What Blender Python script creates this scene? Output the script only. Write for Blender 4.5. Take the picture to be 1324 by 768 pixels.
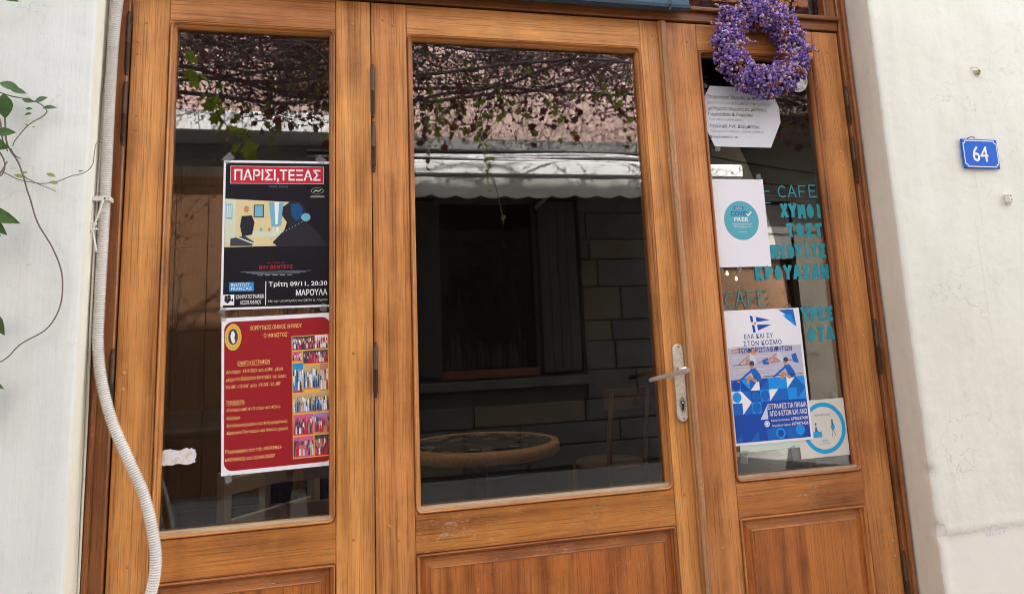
import bpy, bmesh, math, random
from mathutils import Vector, Matrix, noise
R = math.radians
random.seed(7)
SC = bpy.context.scene
COL = SC.collection
for _o in list(bpy.data.objects): bpy.data.objects.remove(_o)

# ------------------------------------------------------------------ camera
YAW, PITCH, ROLL, FPX = 0.247956, 0.171744, -0.042092, 957.4
fw = Vector((math.sin(YAW)*math.cos(PITCH), math.cos(YAW)*math.cos(PITCH), math.sin(PITCH)))
r0 = Vector((math.cos(YAW), -math.sin(YAW), 0)); u0 = r0.cross(fw)
rt = r0*math.cos(ROLL)+u0*math.sin(ROLL); up = -r0*math.sin(ROLL)+u0*math.cos(ROLL)
cam = bpy.data.objects.new('camera', bpy.data.cameras.new('camera')); COL.objects.link(cam)
cam.matrix_world = Matrix(((rt.x, up.x, -fw.x, 0), (rt.y, up.y, -fw.y, -2.1704), (rt.z, up.z, -fw.z, 1.4010), (0, 0, 0, 1)))
cam.data.sensor_width = 36; cam.data.lens = FPX/1324*36
cam.data.shift_y = -117/1324
cam.data.clip_start = 0.02; cam.data.clip_end = 500
SC.camera = cam

# ------------------------------------------------------------------ sky, sun, exposure
SUN_EL, SUN_AZ = 44, 35          # high, from behind the cafe, a little to the right
w = bpy.data.worlds.new('World'); SC.world = w; w.use_nodes = True
nt = w.node_tree; bg = nt.nodes['Background']
sky = nt.nodes.new('ShaderNodeTexSky'); sky.sky_type = 'NISHITA'; sky.sun_disc = False
sky.sun_elevation = R(SUN_EL); sky.sun_rotation = R(SUN_AZ); sky.dust_density = 2.5; sky.air_density = 1.0; sky.ozone_density = 1.0
hz = nt.nodes.new('ShaderNodeHueSaturation'); hz.inputs['Saturation'].default_value = .42   # hazy, milky sky
nt.links.new(sky.outputs[0], hz.inputs['Color']); wm = nt.nodes.new('ShaderNodeMixRGB'); wm.blend_type = 'MULTIPLY'; wm.inputs[0].default_value = 1; wm.inputs[2].default_value = (1.05, 1.0, .90, 1)
nt.links.new(hz.outputs[0], wm.inputs[1]); nt.links.new(wm.outputs[0], bg.inputs[0]); bg.inputs[1].default_value = 0.15
sl = bpy.data.lights.new('sun', 'SUN'); sl.energy = 3.2; sl.angle = R(0.5); sl.color = (1, .94, .85)
so = bpy.data.objects.new('sun', sl); COL.objects.link(so)
sd = Vector((math.sin(R(SUN_AZ))*math.cos(R(SUN_EL)), math.cos(R(SUN_AZ))*math.cos(R(SUN_EL)), math.sin(R(SUN_EL))))
so.rotation_euler = sd.to_track_quat('Z', 'Y').to_euler(); so.location = (3, 8, 12)
SC.view_settings.view_transform = 'Standard'; SC.view_settings.look = 'None'
SC.view_settings.exposure = 3.15; SC.view_settings.gamma = 1; SC.view_settings.use_curve_mapping = False
SC.render.engine = 'CYCLES'
SC.cycles.max_bounces = 8; SC.cycles.transparent_max_bounces = 12; SC.cycles.caustics_reflective = False
SC.cycles.filter_width = 1.05; SC.cycles.use_denoising = True

# ------------------------------------------------------------------ materials
class N:
    def __init__(s, name):
        s.m = bpy.data.materials.new(name); s.m.use_nodes = True
        s.t = s.m.node_tree; s.b = s.t.nodes['Principled BSDF']; s.out = s.t.nodes['Material Output']
    def n(s, typ, **kw):
        d = s.t.nodes.new('ShaderNode'+typ)
        for k, v in kw.items():
            if k.startswith('i_'): d.inputs[k[2:].replace('_', ' ')].default_value = v
            else: setattr(d, k, v)
        return d
    def l(s, a, b): s.t.links.new(a, b)
    def coords(s, scale=(1, 1, 1), rnd=True, rot=(0, 0, 0)):
        tc = s.n('TexCoord'); v = tc.outputs['Object']
        if rnd:
            oi = s.n('ObjectInfo'); mu = s.n('VectorMath', operation='SCALE'); mu.inputs[0].default_value = (31, 17, 23)
            s.l(oi.outputs['Random'], mu.inputs['Scale']); ad = s.n('VectorMath', operation='ADD')
            s.l(v, ad.inputs[0]); s.l(mu.outputs[0], ad.inputs[1]); v = ad.outputs[0]
        mp = s.n('Mapping'); mp.inputs['Scale'].default_value = scale; mp.inputs['Rotation'].default_value = rot
        s.l(v, mp.inputs['Vector']); return mp.outputs[0]
    def noise(s, vec, scale, detail=3, rough=.55, dist=0):
        t = s.n('TexNoise'); t.inputs['Scale'].default_value = scale; t.inputs['Detail'].default_value = detail
        t.inputs['Roughness'].default_value = rough; t.inputs['Distortion'].default_value = dist
        s.l(vec, t.inputs['Vector']); return t.outputs['Fac']
    def ramp(s, fac, stops):
        r = s.n('ValToRGB'); s.l(fac, r.inputs[0]); e = r.color_ramp.elements
        while len(e) < len(stops): e.new(.5)
        for k, (p, c) in zip(e, stops):
            k.position = p; k.color = (c, c, c, 1) if isinstance(c, (int, float)) else (*c, 1)
        return r.outputs[0]
    def mix(s, fac, a, b, mode='MIX'):
        m = s.n('MixRGB', blend_type=mode)
        for i, v in enumerate((fac, a, b)):
            if hasattr(v, 'links'): s.l(v, m.inputs[i])
            elif isinstance(v, (int, float)): m.inputs[i].default_value = v if i == 0 else (v, v, v, 1)
            else: m.inputs[i].default_value = (*v, 1)
        return m.outputs[0]
    def math(s, op, a, b=0.0, clamp=False):
        m = s.n('Math', operation=op, use_clamp=clamp)
        for i, v in enumerate((a, b)):
            if hasattr(v, 'links'): s.l(v, m.inputs[i])
            else: m.inputs[i].default_value = v
        return m.outputs[0]
    def bump(s, h, strength=.3, dist=.002, chain=None):
        b = s.n('Bump'); b.inputs['Strength'].default_value = strength; b.inputs['Distance'].default_value = dist
        s.l(h, b.inputs['Height'])
        if chain: s.l(chain, b.inputs['Normal'])
        s.l(b.outputs[0], s.b.inputs['Normal']); return b.outputs[0]
    def set(s, col=None, rough=None, metal=None, spec=None, coat=None):
        I = s.b.inputs
        for key, v in (('Base Color', col), ('Roughness', rough), ('Metallic', metal), ('Specular IOR Level', spec), ('Coat Weight', coat)):
            if v is None: continue
            if hasattr(v, 'links'): s.l(v, I[key])
            elif key == 'Base Color': I[key].default_value = (*v, 1)
            else: I[key].default_value = v
        return s

def wood(name, horiz=False, light=(.72, .31, .09), dark=(.36, .125, .030), scuff=0.0, rough=.42, gritty=0.0, red=0.0):
    m = N(name)
    sc = (.055, 1, 1) if horiz else (1, 1, .055)
    c = m.coords(sc); c2 = m.coords((.012, 1, 1) if horiz else (1, 1, .012)); iso = m.coords((1, 1, 1))
    band = m.noise(c, 22, 6, .65, 1.6)
    wv = m.n('TexWave', wave_type='BANDS', bands_direction='Z' if horiz else 'X'); m.l(c, wv.inputs['Vector'])
    wv.inputs['Scale'].default_value = 3.5; wv.inputs['Distortion'].default_value = 13; wv.inputs['Detail'].default_value = 3; wv.inputs['Detail Scale'].default_value = 1.1
    fib = m.noise(c, 150, 5, .75); pore = m.noise(c2, 380, 3, .6); big = m.noise(iso, 3.3, 4, .6)
    mixv = m.math('ADD', m.math('MULTIPLY', band, .26), m.math('ADD', m.math('MULTIPLY', wv.outputs['Fac'], .16), m.math('MULTIPLY', big, .58)))
    col = m.ramp(mixv, [(.32, dark), (.47, tuple((a*.35+b*.65) for a, b in zip(dark, light))), (.62, light), (.8, tuple(min(1, x*1.12) for x in light))])
    col = m.mix(.62, col, m.ramp(fib, [(.3, .6), (.55, 1.0), (.75, 1.2)]), 'MULTIPLY')
    col = m.mix(.65, col, m.ramp(pore, [(.36, .30), (.47, 1.0)]), 'MULTIPLY')
    oi = m.n('ObjectInfo'); hs = m.n('HueSaturation'); hs.inputs['Saturation'].default_value = 1.0
    m.l(m.math('ADD', m.math('MULTIPLY', oi.outputs['Random'], .16), .92), hs.inputs['Value'])
    m.l(m.math('ADD', m.math('MULTIPLY', oi.outputs['Random'], .008), .496), hs.inputs['Hue']); m.l(col, hs.inputs['Color']); col = hs.outputs[0]
    grime = m.ramp(m.noise(iso, 8, 6, .7), [(.30, .45), (.47, 1.0)])
    col = m.mix(.32, col, grime, 'MULTIPLY')
    rg = m.ramp(m.noise(iso, 30, 4), [(.3, rough-.1), (.7, rough+.14)])
    if scuff:
        sx = m.coords((.35, 1, 1) if horiz else (1, 1, .35))
        s1 = m.noise(sx, 120, 5, .8, 1.0); s2 = m.ramp(m.noise(iso, 5.5, 3), [(.52, 0.0), (.66, 1.0)])
        msk = m.math('MULTIPLY', m.ramp(s1, [(.55, 0.0), (.63, 1.0)]), s2)
        col = m.mix(m.math('MULTIPLY', msk, scuff), col, (.62, .47, .36)); 
        specks = m.ramp(m.noise(iso, 240, 2, .5), [(.70, 0.0), (.735, 1.0)])
        col = m.mix(m.math('MULTIPLY', specks, scuff*.7), col, (.66, .5, .38))
    if gritty:
        g = m.ramp(m.noise(c, 60, 5, .8), [(.4, 0.0), (.62, 1.0)])
        col = m.mix(m.math('MULTIPLY', g, gritty), col, (.46, .38, .27))
    m.set(col, rg, spec=.4, coat=.22); m.b.inputs['Coat Roughness'].default_value = .3
    h = m.math('ADD', m.math('MULTIPLY', fib, .6), m.math('MULTIPLY', pore, .5))
    m.bump(h, .35, .0009)
    return m.m

def flat(name, col, rough=.6, metal=0, spec=.4, var=.12, nscale=20, bump=0.0, coat=0):
    m = N(name); iso = m.coords()
    k = m.ramp(m.noise(iso, nscale, 4, .6), [(.25, 1-var), (.75, 1+var*.6)])
    m.set(m.mix(1, col, k, 'MULTIPLY'), rough, metal, spec, coat)
    if bump: m.bump(m.noise(iso, nscale*4, 4, .65), bump, .002)
    return m.m

def plaster(name, base, tint, stain=.25, brush=0.0, lower=False, bump=.45):
    m = N(name); iso = m.coords(rnd=False); dr = m.coords((1, 1, .09), rnd=False)
    a = m.noise(iso, 2.2, 5, .6); b = m.noise(dr, 14, 4, .6); c = m.noise(iso, 26, 6, .7); d = m.noise(iso, 130, 3, .6)
    col = m.mix(m.ramp(a, [(.35, 0.0), (.68, 1.0)]), base, tint)
    col = m.mix(stain, col, m.ramp(b, [(.3, .80), (.55, 1.0)]), 'MULTIPLY')
    col = m.mix(stain*.9, col, m.ramp(c, [(.25, .74), (.48, 1.0)]), 'MULTIPLY')
    # a few thin run-down marks and small dark pits
    col = m.mix(.5, col, m.ramp(m.noise(m.coords((1, 1, .02), rnd=False), 46, 2, .5), [(.25, .86), (.33, 1.0)]), 'MULTIPLY')
    col = m.mix(.32, col, m.ramp(m.noise(iso, 75, 2, .5), [(.235, .55), (.27, 1.0)]), 'MULTIPLY')
    vo = m.n('TexVoronoi', feature='DISTANCE_TO_EDGE'); vo.inputs['Scale'].default_value = 3.1
    wp = m.n('VectorMath', operation='ADD'); ns = m.n('TexNoise'); ns.inputs['Scale'].default_value = 7; ns.inputs['Detail'].default_value = 5; m.l(iso, ns.inputs['Vector'])
    sc_ = m.n('VectorMath', operation='SCALE'); sc_.inputs['Scale'].default_value = .35; m.l(ns.outputs['Color'], sc_.inputs[0]); m.l(iso, wp.inputs[0]); m.l(sc_.outputs[0], wp.inputs[1]); m.l(wp.outputs[0], vo.inputs['Vector'])
    hair = m.math('MULTIPLY', m.ramp(vo.outputs['Distance'], [(.0, 1.0), (.006, 0.0)]), m.ramp(m.noise(iso, 1.7, 3), [(.50, 0.0), (.60, .5)]))
    col = m.mix(hair, col, (.42, .40, .35))
    if lower:
        g = m.n('NewGeometry'); sp = m.n('SeparateXYZ'); m.l(g.outputs['Position'], sp.inputs[0])
        z = m.math('ADD', sp.outputs['Z'], m.math('MULTIPLY', m.math('SUBTRACT', m.noise(iso, 11, 6, .7), .5), .07))
        f = m.math('MULTIPLY', m.math('SUBTRACT', .742, z), 90, True)
        col = m.mix(f, col, (.80, .79, .745))
        crack = m.ramp(m.math('MULTIPLY', m.math('ABSOLUTE', m.math('SUBTRACT', z, .741)), 40), [(0, 1.0), (.12, 0.0)])
        msk = m.math('MULTIPLY', crack, m.ramp(m.noise(iso, 16, 3), [(.42, 0.0), (.52, 1.0)]))
        col = m.mix(m.math('MULTIPLY', msk, .45), col, (.50, .49, .47))
        # flaked paint on the arris: bare white filler, ochre rim
        for (px, pz, rad) in ((2.01, .734, .013), (2.035, .733, .016), (2.065, .731, .012), (1.832, .925, .013), (1.834, .757, .018)):
            vd = m.n('VectorMath', operation='DISTANCE'); m.l(g.outputs['Position'], vd.inputs[0]); vd.inputs[1].default_value = (px, -.13, pz)
            dd = m.math('ADD', m.math('DIVIDE', vd.outputs['Value'], rad), m.math('MULTIPLY', m.math('SUBTRACT', m.noise(iso, 75, 4, .75), .5), 3.2))
            col = m.mix(m.math('MULTIPLY', m.math('SUBTRACT', 1.12, dd), 14, True), col, (.62, .58, .44) if px < 1.9 else (.60, .59, .55))
            col = m.mix(m.math('MULTIPLY', m.math('SUBTRACT', .95, dd), 14, True), col, (.78, .775, .785))
    m.set(col, .82, spec=.25)
    h = m.math('ADD', m.math('MULTIPLY', c, 1.0), m.math('MULTIPLY', d, .25))
    if brush: h = m.math('ADD', h, m.math('MULTIPLY', m.noise(m.coords((1, 1, .06), rnd=False), 90, 3, .6), brush))
    h = m.math('ADD', h, m.math('MULTIPLY', m.noise(iso, 7, 3), 2.2))
    m.bump(h, bump, .004)
    return m.m

def glass(name, ior=1.78, tint=(.86, .87, .86)):
    m = N(name); t = m.n('BsdfTransparent'); t.inputs[0].default_value = (*tint, 1)
    g = m.n('BsdfGlossy'); g.inputs['Roughness'].default_value = 0.0; g.inputs[0].default_value = (1, 1, 1, 1)
    fr = m.n('Fresnel'); fr.inputs['IOR'].default_value = ior
    mx = m.n('MixShader'); m.l(fr.outputs[0], mx.inputs[0]); m.l(t.outputs[0], mx.inputs[1]); m.l(g.outputs[0], mx.inputs[2])
    # a trace of dust and wiped streaks on the pane
    df = m.n('BsdfDiffuse'); df.inputs[0].default_value = (.6, .6, .58, 1)
    dirt = m.ramp(m.noise(m.coords((1, 1, .3)), 9, 6, .75), [(.45, 0.0), (.85, .008)])
    spk = m.ramp(m.noise(m.coords(), 320, 1, .5), [(.80, 0.0), (.83, .15)])
    m2 = m.n('MixShader'); m.l(m.math('ADD', dirt, spk), m2.inputs[0]); m.l(mx.outputs[0], m2.inputs[1]); m.l(df.outputs[0], m2.inputs[2])
    m.l(m2.outputs[0], m.out.inputs[0]); return m.m

def emis(name, col, s):
    m = N(name); m.set(col, .4); m.b.inputs['Emission Color'].default_value = (*col, 1); m.b.inputs['Emission Strength'].default_value = s; return m.m

def tape_mat():
    m = N('clear tape'); t = m.n('BsdfTransparent'); t.inputs[0].default_value = (.8, .82, .84, 1); m.set((.55, .58, .6), .35)
    mx = m.n('MixShader'); mx.inputs[0].default_value = .24; m.l(t.outputs[0], mx.inputs[1]); m.l(m.b.outputs[0], mx.inputs[2]); m.l(mx.outputs[0], m.out.inputs[0])
    m.bump(m.noise(m.coords(), 160, 3), .5, .002); return m.m

def leafmat(name, a, b, rough=.45, trans=.25):
    m = N(name); oi = m.coords(rnd=True)
    col = m.mix(m.ramp(m.noise(oi, 9, 3), [(.35, 0.0), (.65, 1.0)]), a, b); m.set(col, rough, spec=.4)
    tr = m.n('BsdfTranslucent'); m.l(col, tr.inputs[0]); mx = m.n('MixShader'); mx.inputs[0].default_value = trans
    m.l(m.b.outputs[0], mx.inputs[1]); m.l(tr.outputs[0], mx.inputs[2]); m.l(mx.outputs[0], m.out.inputs[0]); return m.m

M = {}
M['wv'] = wood('varnished teak upright grain'); M['wh'] = wood('varnished teak level grain', True)
WD = ((.36, .135, .038), (.16, .05, .013))
M['wv_low'] = wood('panel teak', False, (.52, .170, .036), (.24, .066, .013), scuff=.2)
M['wh_low'] = wood('scuffed teak rail', True, (.54, .20, .046), (.25, .078, .017), scuff=.55, rough=.44)
M['wmv'] = wood('moulding teak upright', False, (.56, .215, .056), (.27, .085, .02), scuff=.25)
M['wmh'] = wood('moulding teak level', True, (.54, .20, .05), (.25, .08, .019), scuff=.4)
M['sill'] = wood('weathered teak bead', True, (.44, .28, .15), (.22, .12, .06), scuff=.7, rough=.62, gritty=.75)
M['wf'] = wood('dark frame teak upright', False, *WD, scuff=.3); M['wfh'] = wood('dark frame teak level', True, (.27, .09, .026), (.11, .032, .009))
M['wornv'] = wood('worn astragal teak', False, (.44, .18, .055), (.17, .056, .016), scuff=.8, gritty=.25)
M['glass'] = glass('window glass'); M['dimglass'] = glass('old shop glass', 1.25, (.5, .5, .5))
M['plL'] = plaster('cool white plaster', (.705, .735, .715), (.765, .785, .755), .28, brush=1.0, bump=.24)
M['plR'] = plaster('warm white plaster', (.745, .755, .675), (.805, .815, .75), .30, lower=True, bump=.24)
M['revL'] = plaster('cream reveal plaster', (.80, .78, .66), (.84, .82, .73), .32, bump=.25)
M['revR'] = plaster('greige reveal plaster', (.68, .63, .535), (.74, .69, .60), .35, bump=.2)
M['conduit'] = flat('white conduit plastic', (.76, .745, .72), .42, var=.22, nscale=9)
M['iron'] = flat('aged hinge iron', (.075, .045, .028), .5, .25, var=.4, nscale=60, bump=.3)
M['plate'] = flat('brushed aged nickel', (.66, .61, .52), .42, .55, var=.3, nscale=90, bump=.15)
M['lever'] = flat('steel lever', (.66, .63, .60), .24, .95, var=.1)
M['hole'] = flat('dark hole', (.01, .01, .01), .8)
M['plug'] = flat('wood plug', (.48, .22, .075), .45, var=.2)
M['plugl'] = flat('pale wood plug', (.62, .36, .15), .5)
M['blue'] = flat('blue painted metal', (.028, .085, .15), .42, spec=.5, var=.2, nscale=8)
M['bluedk'] = flat('dark blue painted metal', (.012, .03, .055), .5)
M['rust'] = flat('rusted wire', (.10, .06, .045), .7, .3)
M['paper'] = N('white paper').m
def paper(name, col, rough=.5, crease=.25, coat=0.0):
    m = N(name); i = m.coords(); m.set(col, rough, spec=.2, coat=coat)
    h = m.math('ADD', m.noise(i, 6, 2, .5), m.math('MULTIPLY', m.noise(m.coords((1, 1, .25)), 14, 2), .5)); m.bump(h, crease, .012); return m.m
bpy.data.materials.remove(M['paper']); M['paper'] = paper('white paper', (.80, .80, .86))
def P(key, col, rough=.55, **k):
    k.pop('coat', None); rough = max(rough, .45)
    M[key] = paper(key.replace('_', ' ')+' ink', col, rough, **k); return M[key]
P('red_poster', (.31, .016, .022), .3, coat=.3); P('gold_text', (.95, .60, .22)); P('gold', (.78, .45, .08)); P('white_print', (.82, .82, .84)); P('black_print', (.008, .008, .014), .3, coat=.3)
P('title_red', (.50, .025, .045)); P('text_red', (.42, .03, .035)); P('cyan_print', (.02, .27, .60)); P('grey_print', (.16, .19, .23)); P('dark_print', (.02, .02, .03))
P('cream_print', (.68, .58, .32)); P('pale_print', (.62, .66, .52)); P('sky_print', (.16, .42, .56)); P('skin_print', (.52, .25, .15)); P('blueface', (.01, .07, .20))
P('teal', (.10, .40, .50)); P('navy', (.01, .11, .36)); P('royal', (.012, .07, .40)); P('bright_blue', (.012, .28, .82)); P('mid_blue', (.012, .13, .52)); P('pale_blue', (.55, .62, .76)); P('pink_print', (.62, .12, .26)); P('lilac_print', (.40, .22, .50))
P('ring_blue', (.02, .36, .72)); P('ring_paper', (.66, .66, .60)); P('text_blue', (.05, .13, .38)); P('slate', (.05, .055, .075)); P('oar_text', (.015, .10, .30)); P('ochre_print', (.55, .42, .2)); P('water_print', (.50, .50, .62))
P('notice_paper', (.66, .70, .77)); P('notice_ink', (.10, .11, .15)); P('faint_ink', (.34, .36, .42)); P('orange_print', (.7, .3, .08)); P('mint', (.55, .68, .6))
M['lettering'] = flat('turquoise window paint', (.012, .27, .34), .5, var=.2, nscale=40, bump=.2)
M['tape'] = tape_mat()
M['enamel'] = flat('blue enamel', (.0, .115, .62), .45, spec=.2, var=.06); M['enamel_w'] = flat('white enamel', (.82, .84, .86), .3)
M['screw'] = flat('screw steel', (.15, .15, .2), .4, .7)
M['anchor'] = flat('yellowed plastic', (.55, .48, .33), .6, var=.3, nscale=200, bump=.4)
M['clip'] = flat('cable clip plastic', (.74, .72, .66), .45)
M['tie'] = flat('painted cable tie', (.76, .74, .64), .6)
M['leaf'] = leafmat('dark green leaf', (.045, .10, .028), (.075, .155, .04)); M['leafy'] = leafmat('young green leaf', (.16, .26, .05), (.22, .32, .07))
M['stem'] = flat('brown vine stem', (.16, .115, .09), .7, var=.3, nscale=80)
M['lav'] = flat('violet floret', (.155, .088, .36), .8, var=.5, nscale=30); M['lav2'] = flat('lilac floret', (.33, .235, .53), .8, var=.4, nscale=30)
M['lav3'] = flat('pale pink floret', (.56, .43, .52), .8, var=.3, nscale=30); M['lavb'] = flat('dried brown calyx', (.25, .075, .05), .9, var=.5, nscale=30); M['lavd'] = flat('deep purple core', (.05, .025, .13), .9)
M['asphalt'] = flat('asphalt', (.20, .20, .20), .9, var=.35, nscale=6, bump=.5); M['step'] = flat('worn marble step', (.42, .41, .38), .6, var=.2, bump=.2)
M['pink'] = flat('faded pink render', (.48, .345, .32), .9, var=.12, nscale=3, bump=.4); M['ledge'] = flat('grey stone ledge', (.22, .22, .22), .85, var=.3, bump=.4)
M['stone'] = flat('dark grey stone', (.068, .068, .070), .85, var=.4, nscale=5, bump=.7); M['stone2'] = flat('ochre stone', (.10, .085, .062), .85, var=.3, nscale=5, bump=.6); M['mortar'] = flat('recessed mortar', (.045, .045, .045), .95)
M['fabric'] = leafmat('grey white awning cloth', (.55, .55, .54), (.62, .62, .60), .9, .35); M['cassette'] = flat('white aluminium', (.74, .75, .78), .4, var=.06)
M['cable'] = flat('white cable sheath', (.66, .67, .72), .5); M['cabled'] = flat('black cable sheath', (.03, .03, .03), .5)
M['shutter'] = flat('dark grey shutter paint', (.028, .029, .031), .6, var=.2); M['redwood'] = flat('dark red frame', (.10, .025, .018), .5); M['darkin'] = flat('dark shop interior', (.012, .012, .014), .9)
M['creamw'] = flat('cream render', (.25, .225, .19), .9, var=.12, nscale=2, bump=.3); M['brownp'] = flat('brown door paint', (.13, .062, .03), .6, var=.25); M['grayp'] = flat('grey render', (.30, .29, .28), .9, var=.12, nscale=3)
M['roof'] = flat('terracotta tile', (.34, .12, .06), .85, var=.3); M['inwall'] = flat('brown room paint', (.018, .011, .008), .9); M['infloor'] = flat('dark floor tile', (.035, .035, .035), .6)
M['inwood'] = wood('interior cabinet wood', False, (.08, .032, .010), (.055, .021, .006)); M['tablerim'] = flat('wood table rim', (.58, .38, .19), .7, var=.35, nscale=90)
M['greych'] = flat('grey painted chair', (.74, .76, .80), .5); M['chwood'] = flat('beech chair', (.17, .085, .045), .5); M['chseat'] = flat('straw seat', (.34, .26, .17), .8)
M['bulb'] = emis('lit warm bulb', (1, .55, .2), 1.6)
M['bark'] = flat('grey vine bark', (.28, .22, .24), .8, var=.3, nscale=20)
M['vl1'] = leafmat('dried plum leaf', (.17, .06, .065), (.28, .11, .11), .7, .2); M['vl2'] = leafmat('olive vine leaf', (.24, .26, .04), (.36, .32, .07), .6, .4); M['vl3'] = leafmat('red vine leaf', (.32, .04, .035), (.40, .10, .05), .6, .4)
M['vl4'] = leafmat('bright vine leaf', (.30, .42, .03), (.42, .50, .06), .5, .45)
M['jeans'] = flat('navy denim', (.012, .022, .06), .85, var=.3, nscale=50); M['jacket'] = flat('charcoal jacket', (.03, .032, .04), .8); M['skin'] = flat('skin', (.50, .29, .20), .55); M['hair'] = flat('dark hair', (.02, .014, .01), .6); M['shoe'] = flat('black shoe', (.02, .02, .02), .5); M['phone'] = flat('black phone', (.01, .01, .012), .2)
M['eye'] = flat('eye white', (.7, .7, .7), .3)
def mosaic():
    m = N('mosaic tabletop'); v = m.n('TexVoronoi', feature='F1'); c = m.coords((1, 1, 1)); m.l(c, v.inputs['Vector']); v.inputs['Scale'].default_value = 17
    e = m.n('TexVoronoi', feature='DISTANCE_TO_EDGE'); m.l(c, e.inputs['Vector']); e.inputs['Scale'].default_value = 17
    sp = m.n('SeparateColor'); m.l(v.outputs['Color'], sp.inputs[0])
    col = m.ramp(sp.outputs[0], [(.2, (.03, .035, .05)), (.5, (.12, .12, .12)), (.7, (.30, .31, .30)), (.9, (.16, .11, .07))])
    col = m.mix(m.ramp(e.outputs['Distance'], [(.03, 1.0), (.07, 0.0)]), col, (.06, .055, .05)); m.set(col, .25); return m.m
M['mosaic'] = mosaic()

# ------------------------------------------------------------------ mesh helpers
class MB:
    """collects faces for ONE object (several material slots allowed)"""
    def __init__(s): s.v = []; s.f = []; s.mi = []; s.sm = []
    def add(s, vs, fs, mi=0, smooth=False):
        o = len(s.v); s.v += [tuple(v) for v in vs]
        for f in fs: s.f.append([i+o for i in f]); s.mi.append(mi); s.sm.append(smooth)
    def box(s, x0, x1, y0, y1, z0, z1, mi=0):
        s.add([(x, y, z) for x in (x0, x1) for y in (y0, y1) for z in (z0, z1)],
              [(0, 1, 3, 2), (4, 6, 7, 5), (0, 4, 5, 1), (2, 3, 7, 6), (0, 2, 6, 4), (1, 5, 7, 3)], mi)
    def bevbox(s, x0, x1, y0, y1, z0, z1, b=.0015, mi=0, seg=1):
        bm = bmesh.new(); r = bmesh.ops.create_cube(bm, size=1)
        for v in bm.verts: v.co = Vector(((x0+x1)/2+v.co.x*(x1-x0), (y0+y1)/2+v.co.y*(y1-y0), (z0+z1)/2+v.co.z*(z1-z0)))
        bmesh.ops.bevel(bm, geom=list(bm.edges), offset=b, segments=seg, affect='EDGES', profile=.5)
        s.bm(bm, mi)
    def bm(s, bm, mi=0, smooth=False, M_=None):
        bm.verts.ensure_lookup_table(); bm.verts.index_update()
        vs = [(M_ @ v.co if M_ else v.co.copy()) for v in bm.verts]
        s.add(vs, [[v.index for v in f.verts] for f in bm.faces], mi, smooth); bm.free()
    def tube(s, pts, rad, n=8, mi=0, cap=True, smooth=True):
        pts = [Vector(p) for p in pts]; rings = []
        t0 = (pts[1]-pts[0]).normalized(); a = Vector((0, 0, 1)) if abs(t0.z) < .9 else Vector((1, 0, 0)); nn = t0.cross(a).normalized()
        vs = []
        for i, p in enumerate(pts):
            t = (pts[min(i+1, len(pts)-1)]-pts[max(i-1, 0)])
            if t.length < 1e-9: t = t0
            t.normalize(); nn = (nn-t*nn.dot(t)); nn.normalize(); b = t.cross(nn); r = rad[i] if isinstance(rad, (list, tuple)) else rad
            for k in range(n):
                an = 2*math.pi*k/n; vs.append(p+(nn*math.cos(an)+b*math.sin(an))*r)
        fs = []
        for i in range(len(pts)-1):
            for k in range(n): fs.append((i*n+k, i*n+(k+1) % n, (i+1)*n+(k+1) % n, (i+1)*n+k))
        if cap: fs.append(tuple(range(n))[::-1]); fs.append(tuple((len(pts)-1)*n+k for k in range(n)))
        s.add(vs, fs, mi, smooth)
    def lathe(s, prof, c=(0, 0, 0), n=16, mi=0, axis='Z', smooth=True):
        vs = []
        for (r, h) in prof:
            for k in range(n):
                a = 2*math.pi*k/n; x, y = r*math.cos(a), r*math.sin(a)
                v = {'Z': (x, y, h), 'Y': (x, h, y), 'X': (h, x, y)}[axis]; vs.append((c[0]+v[0], c[1]+v[1], c[2]+v[2]))
        fs = [(i*n+k, i*n+(k+1) % n, (i+1)*n+(k+1) % n, (i+1)*n+k) for i in range(len(prof)-1) for k in range(n)]
        fs += [tuple(range(n))[::-1], tuple((len(prof)-1)*n+k for k in range(n))]
        s.add(vs, fs, mi, smooth)
    def poly(s, pts, y, mi=0):      # flat polygon in the x-z plane facing -y
        s.add([(p[0], y, p[1]) for p in pts], [tuple(range(len(pts)))], mi)
    def disc(s, cx, cz, rx, rz, y, mi=0, n=28):
        s.poly([(cx+rx*math.cos(2*math.pi*k/n), cz+rz*math.sin(2*math.pi*k/n)) for k in range(n)], y, mi)
    def annulus(s, cx, cz, r1, r2, y, mi=0, n=40, asp=1):
        vs = [(cx+r*math.cos(2*math.pi*k/n), y, cz+asp*r*math.sin(2*math.pi*k/n)) for r in (r1, r2) for k in range(n)]
        s.add(vs, [(k, (k+1) % n, n+(k+1) % n, n+k) for k in range(n)], mi)
    def rect(s, x0, x1, z0, z1, y, mi=0): s.poly([(x0, z0), (x1, z0), (x1, z1), (x0, z1)], y, mi)
    def stroke(s, pts, w_, y, mi=0, dy=-.00004):
        for i in range(len(pts)-1):
            a, b = Vector((pts[i][0], pts[i][1])), Vector((pts[i+1][0], pts[i+1][1])); d = (b-a)
            if d.length < 1e-7: continue
            d.normalize(); n_ = Vector((-d.y, d.x))*w_/2; e = d*w_*.22
            s.poly([tuple(a-e+n_), tuple(a-e-n_), tuple(b+e-n_), tuple(b+e+n_)], y+dy*(i % 7), mi)
    def build(s, name, mats, parent=None, loc=None):
        me = bpy.data.meshes.new(name); me.from_pydata(s.v, [], s.f)
        mats = mats if isinstance(mats, (list, tuple)) else [mats]
        for k in mats: me.materials.append(M[k] if isinstance(k, str) else k)
        me.polygons.foreach_set('material_index', s.mi); me.polygons.foreach_set('use_smooth', s.sm); me.update()
        o = bpy.data.objects.new(name, me); COL.objects.link(o)
        if parent: o.parent = parent
        if loc is not None: o.location = loc
        return o

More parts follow.
